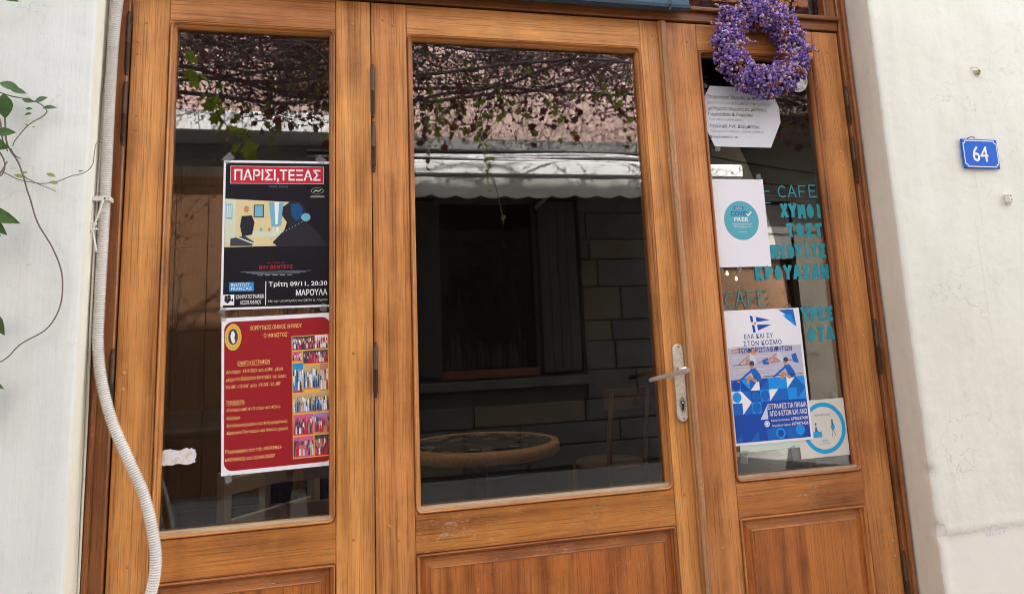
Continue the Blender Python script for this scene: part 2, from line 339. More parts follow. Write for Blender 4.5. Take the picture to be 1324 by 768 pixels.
def tag(o, label, cat, group=None, kind=None):
    if label: o['label'] = label
    if cat: o['category'] = cat
    if group: o['group'] = group
    if kind: o['kind'] = kind
    return o
def struct(o): o['kind'] = 'structure'; return o
def stuff(o): o['kind'] = 'stuff'; return o
def thing(name, loc, label, cat, group=None, rot=(0, 0, 0)):
    o = bpy.data.objects.new(name, None); COL.objects.link(o); o.location = loc; o.rotation_euler = rot; o.empty_display_size = .1
    return tag(o, label, cat, group)
def worldmesh(mb, loc):      # shift collected world vertices into local space of a thing at loc
    mb.v = [(a-loc[0], b-loc[1], c-loc[2]) for a, b, c in mb.v]; return mb
def copy_part(o, parent, loc=None, name=None):
    c = o.copy(); COL.objects.link(c); c.parent = parent
    if loc is not None: c.location = loc
    return c

def text(mb, s_, x, ztop, h, y, mi=0, width=None, align='L', bold=0.0, shear=0.0, spacing=1.0, rot=0):
    """flat lettering: cap height h, left edge x (or centre / right), top at ztop"""
    cu = bpy.data.curves.new('t', 'FONT'); cu.body = s_; cu.size = 1; cu.resolution_u = 2; cu.offset = bold; cu.shear = shear; cu.space_character = spacing
    ob = bpy.data.objects.new('t', cu); me = bpy.data.meshes.new_from_object(ob)
    vs = [v.co.copy() for v in me.vertices]; fs = [tuple(p.vertices) for p in me.polygons]
    if vs:
        x0 = min(v.x for v in vs); x1 = max(v.x for v in vs); z0, z1 = 0.0, .73
        k = h/(z1-z0); kx = k if width is None else width/(x1-x0); W_ = (x1-x0)*kx
        ox = x if align == 'L' else (x-W_/2 if align == 'C' else x-W_)
        mb.add([(ox+(v.x-x0)*kx, y, ztop-h+v.y*k) for v in vs], fs, mi)
    bpy.data.objects.remove(ob); bpy.data.curves.remove(cu); bpy.data.meshes.remove(me)

def rrect(x0, x1, z0, z1, r, n=5):
    r = max(r, 1e-4); out = []
    for cx, cz, a0 in ((x1-r, z1-r, 0), (x0+r, z1-r, 90), (x0+r, z0+r, 180), (x1-r, z0+r, 270)):
        for k in range(n+1):
            a = R(a0+90*k/n); out.append((cx+r*math.cos(a), cz+r*math.sin(a)))
    return out
def ring(mb, rect, prof, r0_, mv=0, mh=1, mlow=None, n=5, smooth=False):
    """moulding swept round a rectangle; prof = [(inset, y, radius)]"""
    x0, x1, z0, z1 = rect; loops = []
    for ins, y, r in prof: loops.append([(p[0], y, p[1]) for p in rrect(x0+ins, x1-ins, z0+ins, z1-ins, r, n)])
    L = len(loops[0]); o = len(mb.v)
    for lp in loops: mb.v += lp
    for i in range(len(loops)-1):
        for k in range(L):
            a, b = o+i*L+k, o+i*L+(k+1) % L; c, d = o+(i+1)*L+(k+1) % L, o+(i+1)*L+k
            side = (k % (n+1)); corner = k//(n+1)
            if side == n: m_ = mh if corner in (0, 2) else mv
            else: m_ = (mh if (corner in (0, 2)) == (side >= n/2) else mv)
            if mlow is not None and i >= 7 and mb.v[a][2] < z0+.03 and mb.v[b][2] < z0+.03: m_ = mlow
            mb.f.append([a, d, c, b]); mb.mi.append(m_); mb.sm.append(smooth)

# ------------------------------------------------------------------ setting: street
def sheet():
    mb = MB(); mb.rect(0, 0, 0, 0, 0) if False else None
    xs = [-60, -12, -6, -3, 0, 3, 6, 12, 60]; ys = [-60, -12, -5.46, -4, -2, 0, 5, 60]
    mb.v = [(x, y, 0) for x in xs for y in ys]; n = len(ys)
    for i in range(len(xs)-1):
        for j in range(n-1): mb.f.append([i*n+j, (i+1)*n+j, (i+1)*n+j+1, i*n+j+1]); mb.mi.append(0); mb.sm.append(False)
    return struct(mb.build('street', 'asphalt'))
sheet()
mb = MB(); mb.bevbox(-14, 14, -.75, -.131, .002, .12, .01); struct(mb.build('pavement', 'step'))

# ------------------------------------------------------------------ the cafe building
CB = thing('cafe_building', (0, 0, 0), 'whitewashed cafe building whose wall frames the triple wooden door', 'building')
XL, XR, YF, YB = -.594, 1.825, -.13, .03
def pier(side):
    """face + rounded arris + reveal as one displaced sheet"""
    if side == 'L': xo = [-6.0, -4, -2.5, -1.6, -1.2]+[-1.0+i*.02 for i in range(int((.406-.014)/.02)+1)]; corner = XL; sgn = 1
    else: xo = [8.0, 6, 4.5, 3.4, 2.9]+[2.65-i*.02 for i in range(int((.825-.014)/.02)+1)]; corner = XR; sgn = -1
    path = [(x, YF) for x in xo if (corner-x)*sgn > .012]
    nface = len(path)
    for k in range(1, 5): a = R(90*k/5); path.append((corner-sgn*.009*(1-math.sin(a)), YF+.009*(1-math.cos(a))))
    nc = len(path)
    path += [(corner, YF+.012+i*.0185) for i in range(9)]
    path[-1] = (corner, YB)
    zs = [0, .2, .4]+[.5+i*.0125 for i in range(177)]+[2.9, 3.4, 4.2, 5.5, 7.5]
    mb = MB()
    for z in zs:
        for i, (x, y) in enumerate(path):
            p = Vector((x, y, z)); e = 0
            if .45 < z < 2.75:
                d = noise.noise(p*4)*.0022+noise.noise(p*15)*.0007+noise.noise(p*45)*.0006
                if nface-2 <= i <= nc: d += noise.noise(Vector((1, side == 'L', z*60)))*.0013+noise.noise(Vector((5, side == 'L', z*17)))*.0010
                y2 = y-d*(1 if i < nc else 0); x2 = x-sgn*d*(1.0 if i >= nface-1 and i < len(path)-2 else 0)
                if side == 'R':
                    y2 -= .004*max(0, 1-abs(z-.75-.02*noise.noise(Vector((x*6, 3, 0))))/.02)*(.4+.6*noise.noise(Vector((x*11, 0, 5)))) if i < nface else 0
                    if z < .74 and i < nface: y2 += .003
                    for pz, rr in ((.925, .02), (.755, .028)):
                        dd = math.hypot(z-pz, (x-corner)*1.2)
                        if dd < rr and i < nc+1: y2 += .010*(1-dd/rr); x2 += .008*(1-dd/rr)
                mb.v.append((x2, y2, z))
            else: mb.v.append((x, y, z))
    n = len(path)
    for j in range(len(zs)-1):
        for i in range(n-1):
            q = [j*n+i, j*n+i+1, (j+1)*n+i+1, (j+1)*n+i]
            if side == 'R': q.reverse()
            mb.f.append(q); mb.mi.append(0 if i < nc-1 else 1); mb.sm.append(True)
    return mb.build('wall', ['plL', 'revL'] if side == 'L' else ['plR', 'revR'], CB)
pier('L'); pier('R')
mb = MB(); mb.box(XL, XR, YF+.002, .3, 2.86, 7.5); mb.build('lintel_wall', 'plR', CB)
mb = MB(); mb.box(-6, XL-.03, .032, .25, 0, 7.5); mb.box(XR+.03, 8, .032, .25, 0, 7.5); mb.box(-6, -5.8, .25, 7, 0, 7.5); mb.box(7.8, 8, .25, 7, 0, 7.5); mb.box(-6, 8, 7, 7.2, 0, 7.5)
mb.build('back_wall', 'creamw', CB)
mb = MB(); mb.box(-6.2, 8.2, -.35, 7.4, 7.501, 7.66); mb.build('roof', 'roof', CB)
mb = MB(); mb.bevbox(XL, XR, -.28, .25, .121, .165, .006); mb.build('doorstep', 'step', CB)
# room
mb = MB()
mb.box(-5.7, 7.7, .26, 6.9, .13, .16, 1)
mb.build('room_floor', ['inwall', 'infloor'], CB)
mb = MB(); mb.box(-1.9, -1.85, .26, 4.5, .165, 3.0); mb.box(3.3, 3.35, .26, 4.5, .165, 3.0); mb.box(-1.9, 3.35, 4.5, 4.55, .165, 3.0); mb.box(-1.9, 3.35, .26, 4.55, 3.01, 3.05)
mb.build('room_wall', 'inwall', CB)

# ------------------------------------------------------------------ door frame (jambs, head, transom)
Z0, ZT = .17, 2.428
FR = thing('door_frame', (XL, 0, Z0), 'dark wooden frame around the three door leaves with glazed transom', 'door frame')
def fpart(name, fn, mat, parent=None):
    mb = MB(); fn(mb); worldmesh(mb, FR.location); return mb.build(name, mat, parent or FR)
def jamb(a, b, s):
    def fn(mb):
        mb.bevbox(a, b, -.012, .09, Z0, 2.85, .003)
        # bead standing proud next to the reveal
        x = a+.006 if s > 0 else b-.006
        xb = sorted((x, x+s*.014)); mb.bevbox(xb[0], xb[1], -.024, -.0122, Z0, 2.85, .005, seg=2)
    return fn
fpart('jamb', jamb(XL+.001, -.5405, 1), 'wf'); fpart('jamb', jamb(1.7905, XR-.001, -1), 'wf')
fpart('head_rail', lambda mb: (mb.bevbox(-.54, 1.79, -.006, .08, ZT+.004, 2.478, .003), mb.bevbox(-.54, 1.79, -.022, -.0062, 2.466, 2.482, .005, seg=2)), 'wfh')
fpart('transom_rail', lambda mb: mb.bevbox(-.54, 1.79, -.006, .08, 2.80, 2.86, .003), 'wfh')
for (a, b) in ((-.54, -.50), (.105, .155), (1.07, 1.12), (1.745, 1.79)):
    fpart('transom_mullion', lambda mb, a=a, b=b: mb.bevbox(a, b, -.004, .078, 2.4822, 2.7998, .003), 'wf')
for (a, b) in ((-.50, .105), (.155, 1.07), (1.12, 1.745)):
    fpart('transom_pane', lambda mb, a=a, b=b: mb.box(a, b, .03, .034, 2.482, 2.80), 'glass')

# ------------------------------------------------------------------ door leaves
ZG = (.9219, 2.3304); ZP = .8202
def hinge_mesh(L):
    mb = MB(); r = .0068
    pr = [(.001, -.009), (.004, -.008), (.0055, -.004), (.0035, 0), (.0062, .002), (.0048, .005), (r, .008)]
    pr += [(r, L*.5-.001), (r*1.12, L*.5), (r, L*.5+.001), (r, L-.008), (.0048, L-.005), (.0062, L-.002), (.0035, L), (.0055, L+.004), (.004, L+.008), (.001, L+.009)]
    mb.lathe(pr, n=10); return mb
def leaf(x0, x1, gx0, gx1, label, hinges, nboard, plugs):
    T = thing('door_leaf', (x0, 0, Z0), label, 'door', 'three leaves of the cafe door')
    def part(name, fn, mat, parent=None):
        mb = MB(); fn(mb); worldmesh(mb, T.location); return mb.build(name, mat, parent or T)
    b = .0018; Y1 = .045; g = .0005
    part('stile', lambda mb: mb.bevbox(x0+.0015, gx0-g, 0, Y1, Z0+.004, ZT-.002, b), 'wv')
    part('stile', lambda mb: mb.bevbox(gx1+g, x1-.0015, 0, Y1, Z0+.004, ZT-.002, b), 'wv')
    part('top_rail', lambda mb: mb.bevbox(gx0+g, gx1-g, .0006, Y1, ZG[1]+g, ZT-.002, b*.5), 'wh')
    part('lock_rail', lambda mb: mb.bevbox(gx0+g, gx1-g, .0006, Y1, ZP+g, ZG[0]-g, b*.5), 'wh_low')
    part('bottom_rail', lambda mb: mb.bevbox(gx0+g, gx1-g, .0006, Y1, Z0+.004, .33-g, b*.5), 'wh_low')
    mould = [(0, .0015, .0004), (.0003, .0012, .018), (.0007, .0045, .018), (.0020, .0045, .0175), (.0028, -.0035, .017), (.0052, -.0052, .015), (.0086, -.0018, .0125), (.0096, .0045, .0115), (.0135, .0060, .008), (.0175, .012, .003), (.0185, .0205, .001), (.0185, .030, .001)]
    rect = (gx0, gx1, ZG[0], ZG[1])
    part('glass_moulding', lambda mb: ring(mb, rect, mould, 0, 0, 1, 2), ['wmv', 'wmh', 'sill'])
    part('glass_pane', lambda mb: mb.box(gx0+.012, gx1-.012, .0222, .0262, ZG[0]+.012, ZG[1]-.012), 'glass')
    part('inner_bead', lambda mb: ring(mb, rect, [(.0, .0272, .0005), (.0185, .0272, .0005), (.019, .044, .0005), (0, .0445, .0005)], 0, 0, 1), ['wmv', 'wmh'])
    pm = [(0, .0015, .0004), (.0003, .0012, .009), (.0007, .0045, .009), (.0018, .0045, .0085), (.0026, -.0030, .008), (.005, -.0042, .0065), (.0095, .0002, .003), (.0105, .0085, .002), (.0135, .012, .0015), (.0155, .0155, .001)]
    pr = (gx0, gx1, .33, ZP)
    part('panel_moulding', lambda mb: ring(mb, pr, pm, 0, 0, 1), ['wmv', 'wmh'])
    pn = part('panel', lambda mb: ring(mb, pr, [(.0140, .0158, .001), (.0385, .0078, .001), (.0392, .0030, .001), (.0412, .0012, .001), (.0425, .0030, .001), (.0435, .0032, .001)], 0, 0, 1), ['wv_low', 'wh_low'])
    fx0, fx1 = gx0+.0435, gx1-.0435
    if nboard > 1:
        cuts = [0]+sorted((k+random.uniform(-.18, .18))/nboard for k in range(1, nboard))+[1]
    else: cuts = [0, 1]
    for k in range(len(cuts)-1):
        a = fx0+(fx1-fx0)*cuts[k]; c = fx0+(fx1-fx0)*cuts[k+1]
        part('board', lambda mb: mb.bevbox(a+.00008, c-.00008, .0032, .02, .33+.0435, ZP-.0435, .00025), 'wv_low', pn)
    for hx, z0, z1 in hinges:
        h = worldmesh_h = hinge_mesh(z1-z0).build('hinge', 'iron', T, (hx-x0, -.010, z0-Z0))
    plug = None
    for px, pz, k in plugs:
        if plug is None or True:
            mb = MB(); mb.lathe([(.0048, 0), (.0048, -.0006), (.0036, -.0011), (.001, -.0013)], n=10, axis='Y')
            mb.build('screw_plug', 'plugl' if k else 'plug', T, (px-x0, .0, pz-Z0))
    return T, part
L1, pL1 = leaf(-.5382, .1275, -.4390, .0230, 'narrow left wooden door leaf carrying the film poster and the red dance club poster',
    [(-.5438, 2.165, 2.337), (-.5445, 1.963, 2.130), (-.5435, 1.243, 1.401), (-.5435, .45, .60)], 4,
    [(-.50, 2.318, 0), (-.52, 2.262, 0), (-.52, 2.225, 0), (-.515, 2.045, 0), (-.515, 2.005, 0), (-.517, 1.345, 1), (-.517, 1.303, 1), (-.487, .867, 0), (.073, 2.35, 0), (.07, .876, 0), (.072, 1.37, 0)])
L2, pL2 = leaf(.1275, 1.0945, .2368, 1.0158, 'wide middle wooden door leaf with big glass pane and lever handle', 
    [(.1312, 2.063, 2.214), (.132, 1.897, 2.035), (.1315, 1.254, 1.391), (.1315, .45, .60)], 5,
    [(.165, 2.37, 0), (.195, 2.355, 0), (.165, .90, 0), (.19, .862, 0), (1.062, 2.375, 0), (1.05, .905, 0), (1.06, 1.50, 0)])
L3, pL3 = leaf(1.0945, 1.7878, 1.2256, 1.6804, 'narrow right wooden door leaf hung with the purple wreath and painted menu lettering',
    [(1.7895, 2.088, 2.213), (1.79, 1.878, 2.028), (1.79, 1.232, 1.396), (1.79, .50, .663)], 2,
    [(1.19, 2.36, 0), (1.74, 2.35, 0), (1.745, 1.985, 1), (1.745, 1.935, 1), (1.745, 1.352, 1), (1.74, .905, 0), (1.765, .70, 1), (1.765, .655, 1), (1.16, .74, 0)])
# worn astragal covering the meeting joint, fixed to the middle leaf
pL2('astragal', lambda mb: (mb.bevbox(1.0800, 1.1105, -.0125, -.0005, Z0+.01, ZT-.004, .0035, seg=2), mb.bevbox(1.0865, 1.1040, -.0185, -.0126, Z0+.01, ZT-.004, .003, seg=2)), 'wornv')
# handle
H = None
def mk_plate(mb):
    pts = rrect(1.0440, 1.0795, 1.118, 1.352, .0172, 7); n = len(pts)
    for (ins, y) in ((0, -.0005), (0, -.0065), (.0022, -.0082)):
        cx, cz = 1.0635, 1.235
        mb.v += [(p[0]+(ins if p[0] < cx else -ins), y, p[1]+(ins if p[1] < cz else -ins)) for p in pts]
    for j in range(2):
        for k in range(n): mb.f.append([j*n+k, j*n+(k+1) % n, (j+1)*n+(k+1) % n, (j+1)*n+k]); mb.mi.append(0); mb.sm.append(False)
    mb.f.append(list(range(2*n, 3*n))); mb.mi.append(0); mb.sm.append(False)
H = pL2('handle_plate', mk_plate, 'plate')
def k1(mb):
    mb.annulus(1.0635, 1.168, .0085, .0105, -.0088, 0, 24, 2.3); mb.disc(1.0635, 1.168, .0084, .0195, -.0084, 0)
o = pL2('keyhole_escutcheon', k1, 'lever', H)
def k2(mb):
    mb.disc(1.0635, 1.175, .0062, .0062, -.0094); mb.rect(1.0602, 1.0668, 1.152, 1.1735, -.00935)
pL2('keyhole', k2, 'hole', H)
for zz in (1.343, 1.127): pL2('plate_screw', lambda mb: mb.lathe([(.0030, -.0083), (.0024, -.0092), (.0008, -.0086)], (1.0635, 0, zz), 10, axis='Y'), 'screw', H)
def k4(mb):
    mb.disc(1.0635, 1.175, .0035, .0035, -.0098)
pL2('lock_cylinder', k4, 'plate', H)
def k3(mb):
    mb.lathe([(.0115, -.009), (.0115, -.016), (.009, -.018), (.0085, -.05)], (1.0635, 0, 1.2745), 14, axis='Y')
    # lever: flat tapered bar running left, slightly drooping
    bm = bmesh.new(); bmesh.ops.create_cube(bm, size=1)
    for v in bm.verts:
        t = .5-v.co.x; v.co = Vector((1.073-t*.138, -.052+v.co.y*(.014-.004*t)-.004*t, 1.2745+v.co.z*(.0155-.004*t)-.008*t-.016*t*t))
    bmesh.ops.bevel(bm, geom=list(bm.edges), offset=.003, segments=2, affect='EDGES'); mb.bm(bm, 0, False)
pL2('handle_lever', k3, 'lever', H)

# ------------------------------------------------------------------ painted window lettering (brush letters, on the right pane)
GL = {  # strokes in a unit cell (x 0..1, z 0..1)
 'C': [[(.95, .85), (.6, 1), (.25, .85), (.05, .5), (.2, .12), (.6, 0), (1, .1)]], 'A': [[(0, 0), (.5, 1), (1, 0)], [(.2, .35), (.85, .35)]], 'F': [[(.1, 0), (.1, 1), (1, 1)], [(.1, .5), (.8, .5)]],
 'E': [[(.95, 1), (.1, 1), (.1, 0), (1, 0)], [(.1, .5), (.85, .5)]], 'Χ': [[(.05, 0), (.95, 1)], [(.1, 1), (.95, 0)]], 'Υ': [[(0, 1), (.5, .45), (1, 1)], [(.5, .45), (.45, 0)]],
 'Μ': [[(.05, 0), (.12, 1), (.5, .35), (.88, 1), (.95, 0)]], 'Ο': [[(.5, .95), (.15, .6), (.2, .2), (.5, .05), (.82, .25), (.85, .65), (.5, .95)]], 'Ι': [[(.5, 0), (.5, 1)]],
 'Τ': [[(0, .92), (1, .96)], [(.5, .92), (.47, 0)]], 'Σ': [[(1, .95), (.1, .92), (.6, .5), (.05, .08), (1, .06)]], 'Ν': [[(.08, 0), (.08, 1), (.92, 0), (.92, 1)]], 'Κ': [[(.1, 0), (.1, 1)], [(.95, 1), (.15, .5), (1, 0)]],
 'Ρ': [[(.12, 0), (.12, .95), (.7, .95), (.9, .7), (.7, .45), (.15, .45)]], 'Α': [[(.02, 0), (.5, 1), (.98, 0)], [(.2, .3), (.8, .3)]], 'Ε': [[(.95, .95), (.1, .95), (.1, .05), (.95, .05)], [(.1, .5), (.8, .5)]],
 'Π': [[(.1, 0), (.1, .95), (.9, .95), (.9, 0)]], 'Ϊ': [[(.5, 0), (.5, .8)], [(.3, 1.12), (.38, 1.12)], [(.65, 1.12), (.73, 1.12)]]}
def letter(name, ch, x, z, w_, h, th):
    mb = MB(); k = 0
    for st in GL[ch]:
        mb.stroke([(p[0]*w_+random.uniform(-.01, .01)*w_, p[1]*h+random.uniform(-.02, .02)*h) for p in st], th, -.0001*k); k += 1
    if th > .009 and ch in 'ΟΡΑ':      # the brush filled the counters
        c = {'Ο': (.5, .5, .3, .34), 'Ρ': (.45, .7, .28, .2), 'Α': (.5, .38, .2, .24)}[ch]; mb.disc(c[0]*w_, c[1]*h, c[2]*w_, c[3]*h, -.0004)
    return mb.build(name, 'lettering', L3, (x-1.0945, .0215, z-Z0))
def word(s_, x0, x1, z, h, th, fat):
    n = len(s_); cell = (x1-x0)/n
    for i, ch in enumerate(s_):
        if ch == ' ': continue
        nm = 'painted_letter'
        wd = cell*(.62 if fat else .74); wd = wd*.5 if ch in 'ΙΪ' else wd
        letter(nm, ch, x0+i*cell+(cell-wd)/2, z+random.uniform(-.002, .002), wd, h, th)
word('CAFE', 1.488, 1.648, 1.828, .040, .0042, False)
word('ΧΥΜΟΙ', 1.493, 1.662, 1.757, .043, .0125, True)
word('ΤΟΣΤ', 1.508, 1.655, 1.690, .043, .013, True)
word('ΝΤΟΥΪΤΣ', 1.442, 1.658, 1.618, .041, .0125, True)
word('ΚΡΟΥΑΣΑΝ', 1.374, 1.660, 1.549, .043, .0125, True)
word('CAFE', 1.252, 1.412, 1.462, .050, .0036, False)
word('ΥΡΕΣ', 1.532, 1.658, 1.408, .042, .0125, True)
word('ΟΤΑ', 1.546, 1.655, 1.342, .042, .013, True)
# loose ends of a second line of letters beside the covid notice
for zz in (1.846, 1.806): 
    mb = MB(); mb.stroke([(0, 0), (.018, .001)], .0035, 0); mb.build('painted_dash', 'lettering', L3, (1.442-1.0945, .0215, zz-Z0))

# ------------------------------------------------------------------ posters
YP = .0215
def poster(name, x, ztop, w_, h, label, cat, rot=0, y=YP, sheetmat='paper', outline=None, slant=0):
    T = thing(name, (x, y, ztop), label, cat, None, (0, R(-rot), 0))
    mb = MB()
    if outline: pts = outline
    else: pts = [(0, 0), (w_, 0), (w_, -h), (0, -h)]
    n = len(pts); mb.v = [(p[0], 0, p[1]) for p in pts]+[(p[0], -.0005, p[1]) for p in pts]
    mb.f = [list(range(n)), list(range(2*n-1, n-1, -1))]+[[i, (i+1) % n, n+(i+1) % n, n+i] for i in range(n)]; mb.mi = [0]*len(mb.f); mb.sm = [False]*len(mb.f)
    mb.build('sheet', sheetmat, T); return T
def tapes(T, lst):
    for (cx, cz, w_, h, a) in lst:
        mb = MB(); c, s = math.cos(R(a)), math.sin(R(a)); pts = [(-w_/2, -h/2), (w_/2, -h/2+h*.1), (w_/2, h/2), (-w_/2, h/2-h*.08)]
        mb.poly([(p[0]*c-p[1]*s, p[0]*s+p[1]*c) for p in pts], 0); mb.build('tape', 'tape', T, (cx, -.0012, cz))
def pr(T, name, mats, fn):
    mb = MB(); fn(mb); o = mb.build(name, mats, T)
    if 'lettering' in name: stuff(o)      # fine print, too small to pick apart
    return o
Y1, Y2, Y3, Y4, Y5, Y6 = [-.0006-.00014*k for k in range(1, 7)]

# 1. film poster
T = poster('film_poster', -.287, 1.926, .300, .424, 'black film poster with white Greek title on a red bar, top of the left pane', 'poster', .1)
pr(T, 'black_field', 'black_print', lambda mb: mb.rect(.006, .294, -.418, -.007, Y1))
pr(T, 'title_bar', ['title_red', 'white_print'], lambda mb: (mb.rect(.0185, .2765, -.068, -.0165, Y2, 1), mb.rect(.0195, .2755, -.067, -.0175, Y3, 0)))
pr(T, 'title_lettering', 'white_print', lambda mb: text(mb, 'ΠΑΡΙΣΙ,ΤΕΞΑΣ', .148, -.0265, .031, Y4, 0, .238, 'C', .018))
pr(T, 'small_lettering', ['grey_print', 'text_red', 'white_print'], lambda mb: (text(mb, 'PARIS, TEXAS', .150, -.0735, .0055, Y2, 0, .052, 'C'),
    text(mb, 'ΒΙΜ ΒΕΝΤΕΡΣ', .146, -.303, .0105, Y2, 1, .090, 'C', .012, spacing=1.1), text(mb, 'ΜΙΑ ΤΑΙΝΙΑ ΤΟΥ', .146, -.2945, .003, Y2, 1, .05, 'C'),
    [mb.rect(.146-w_/2, .146+w_/2, -z-.0016, -z, Y2, 0) for w_, z in ((.19, .3195), (.16, .3228), (.13, .3260))], [mb.rect(.146-.05+i*.02, .146-.036+i*.02, -.331, -.3302, Y2, 2) for i in range(5)]))
pr(T, 'festival_emblem', ['pale_print', 'black_print'], lambda mb: (mb.annulus(.258, -.088, .0165, .0175, Y2, 0, 32, .52), mb.stroke([(.248, -.091), (.255, -.086), (.260, -.090), (.268, -.085)], .0025, Y2, 0), mb.rect(.241, .276, -.1045, -.1033, Y2, 0), mb.rect(.238, .279, -.1075, -.1062, Y2, 0)))
def pic(mb):
    ms = dict(cream=0, pale=1, sky=2, dark=3, blue=4, skin=5, white=6, bl=7)
    mb.poly([(.0065, -.112), (.19, -.122), (.168, -.200), (.150, -.248), (.0065, -.250)], Y2, ms['cream'])
    mb.poly([(.0065, -.112), (.035, -.1135), (.035, -.235), (.0065, -.237)], Y3, ms['pale']); mb.rect(.009, .026, -.170, -.127, Y4, ms['sky'])
    for k in range(3): mb.rect(.011+k*.005, .0135+k*.005, -.166, -.130, Y5, ms['white'])
    mb.rect(.083, .111, -.166, -.129, Y3, ms['bl']); mb.rect(.086, .108, -.163, -.132, Y4, ms['sky'])
    mb.poly([(.124, -.122), (.165, -.122), (.158, -.19), (.132, -.195)], Y3, ms['sky']); mb.poly([(.139, -.122), (.152, -.122), (.149, -.186), (.142, -.186)], Y4, ms['white'])
    mb.rect(.075, .168, -.222, -.205, Y3, ms['pale'])
    for k, c in enumerate((2, 0, 5, 1, 6)): mb.rect(.101+k*.011, .107+k*.011, -.206, -.196+.003*(k % 2), Y4, c)
    # generic stand-in figures: a plain dark vase of pale flowers and a dark seated outline
    mb.disc(.063, -.140, .0125, .0155, Y5, ms['cream'], 18); mb.disc(.0635, -.142, .007, .010, Y6, ms['skin'], 14)
    mb.poly([(.051, -.162), (.078, -.160), (.086, -.180), (.080, -.215), (.053, -.220), (.047, -.190)], Y4, ms['dark'])
    mb.poly([(.022, -.226), (.06, -.218), (.085, -.236), (.08, -.247), (.022, -.247)], Y5, ms['bl']); mb.stroke([(.04, -.222), (.082, -.240)], .003, Y6, ms['white'])
    mb.poly([(.150, -.250), (.135, -.238), (.165, -.205), (.180, -.190), (.160, -.160), (.163, -.135), (.185, -.118), (.215, -.122), (.228, -.15), (.230, -.180), (.26, -.21), (.29, -.25)], Y4, ms['dark'])
    mb.poly([(.185, -.128), (.205, -.124), (.217, -.140), (.214, -.168), (.198, -.178), (.186, -.160)], Y5, ms['blue'])
    mb.disc(.226, -.166, .013, .012, Y6, ms['sky'], 14)
    for k in range(11): mb.disc(.130+k*.0085, -.228+k*.0048, .0018, .0018, Y6, ms['sky'], 6)
pr(T, 'picture', ['cream_print', 'pale_print', 'sky_print', 'dark_print', 'blueface', 'skin_print', 'white_print', 'slate'], pic)
def foot(mb):
    mb.rect(.0215, .0865, -.374, -.349, Y2, 0); text(mb, 'INSTITUT', .027, -.3505, .0095, Y3, 1, .048); text(mb, 'FRANÇAiS', .027, -.3615, .0095, Y3, 1, .054)
    mb.rect(.0055, .0355, -.4115, -.3825, Y2, 1); mb.disc(.014, -.389, .004, .0045, Y3, 2, 12); mb.disc(.022, -.388, .0045, .005, Y3, 2, 12)
    mb.poly([(.010, -.392), (.027, -.392), (.027, -.397), (.033, -.392), (.033, -.403), (.027, -.399), (.018, -.407), (.010, -.400)], Y3, 2)
    text(mb, 'ΚΙΝΗΜΑΤΟΓΡΑΦΙΚΗ', .040, -.3835, .0110, Y3, 1, .074, 'L', .012); text(mb, 'ΛΕΣΧΗ ΛΗΜΝΟΥ', .051, -.3995, .0110, Y3, 1, .056, 'L', .012)
    mb.rect(.1175, .1195, -.414, -.348, Y2, 1); text(mb, 'Τρίτη 09/11, 20:30', .286, -.3500, .0125, Y3, 1, .160, 'R', .014); text(mb, 'ΜΑΡΟΥΛΑ', .286, -.3735, .0165, Y3, 1, .086, 'R', .02)
    text(mb, 'Με την υποστήριξη του ΟΕΠΑ Δ. Λήμνου', .286, -.4005, .0060, Y3, 3, .160, 'R', 0)
pr(T, 'footer_lettering', ['cyan_print', 'white_print', 'dark_print', 'ring_paper'], foot)
tapes(T, [(.012, .005, .030, .024, 40), (.268, .004, .026, .022, -40), (.006, -.426, .02, .018, 70), (.277, -.426, .022, .02, 70)])

# 2. red dance-club poster
T = poster('dance_club_poster', -.2825, 1.4795, .2955, .416, 'dark red dance club poster with gold Greek text and a column of small photographs', 'poster', 1.2)
def fld(mb): 
    mb.poly(rrect(.007, .2885, -.405, -.011, .022, 6), Y1)
pr(T, 'red_field', 'red_poster', fld)
def emb(mb):
    mb.disc(.030, -.053, .0235, .0385, Y2, 3); mb.disc(.030, -.053, .0220, .0365, Y3, 0); mb.disc(.030, -.052, .0125, .0215, Y4, 1); mb.poly([(.026, -.038), (.031, -.036), (.035, -.046), (.033, -.056), (.036, -.066), (.030, -.071), (.026, -.064), (.023, -.050)], Y5, 2)
    for k in range(26): a = 2*math.pi*k/26; mb.disc(.030+.0172*math.cos(a), -.053+.0290*math.sin(a), .0009, .0013, Y4, 3, 5)
pr(T, 'round_emblem', ['gold', 'slate', 'white_print', 'dark_print'], emb)
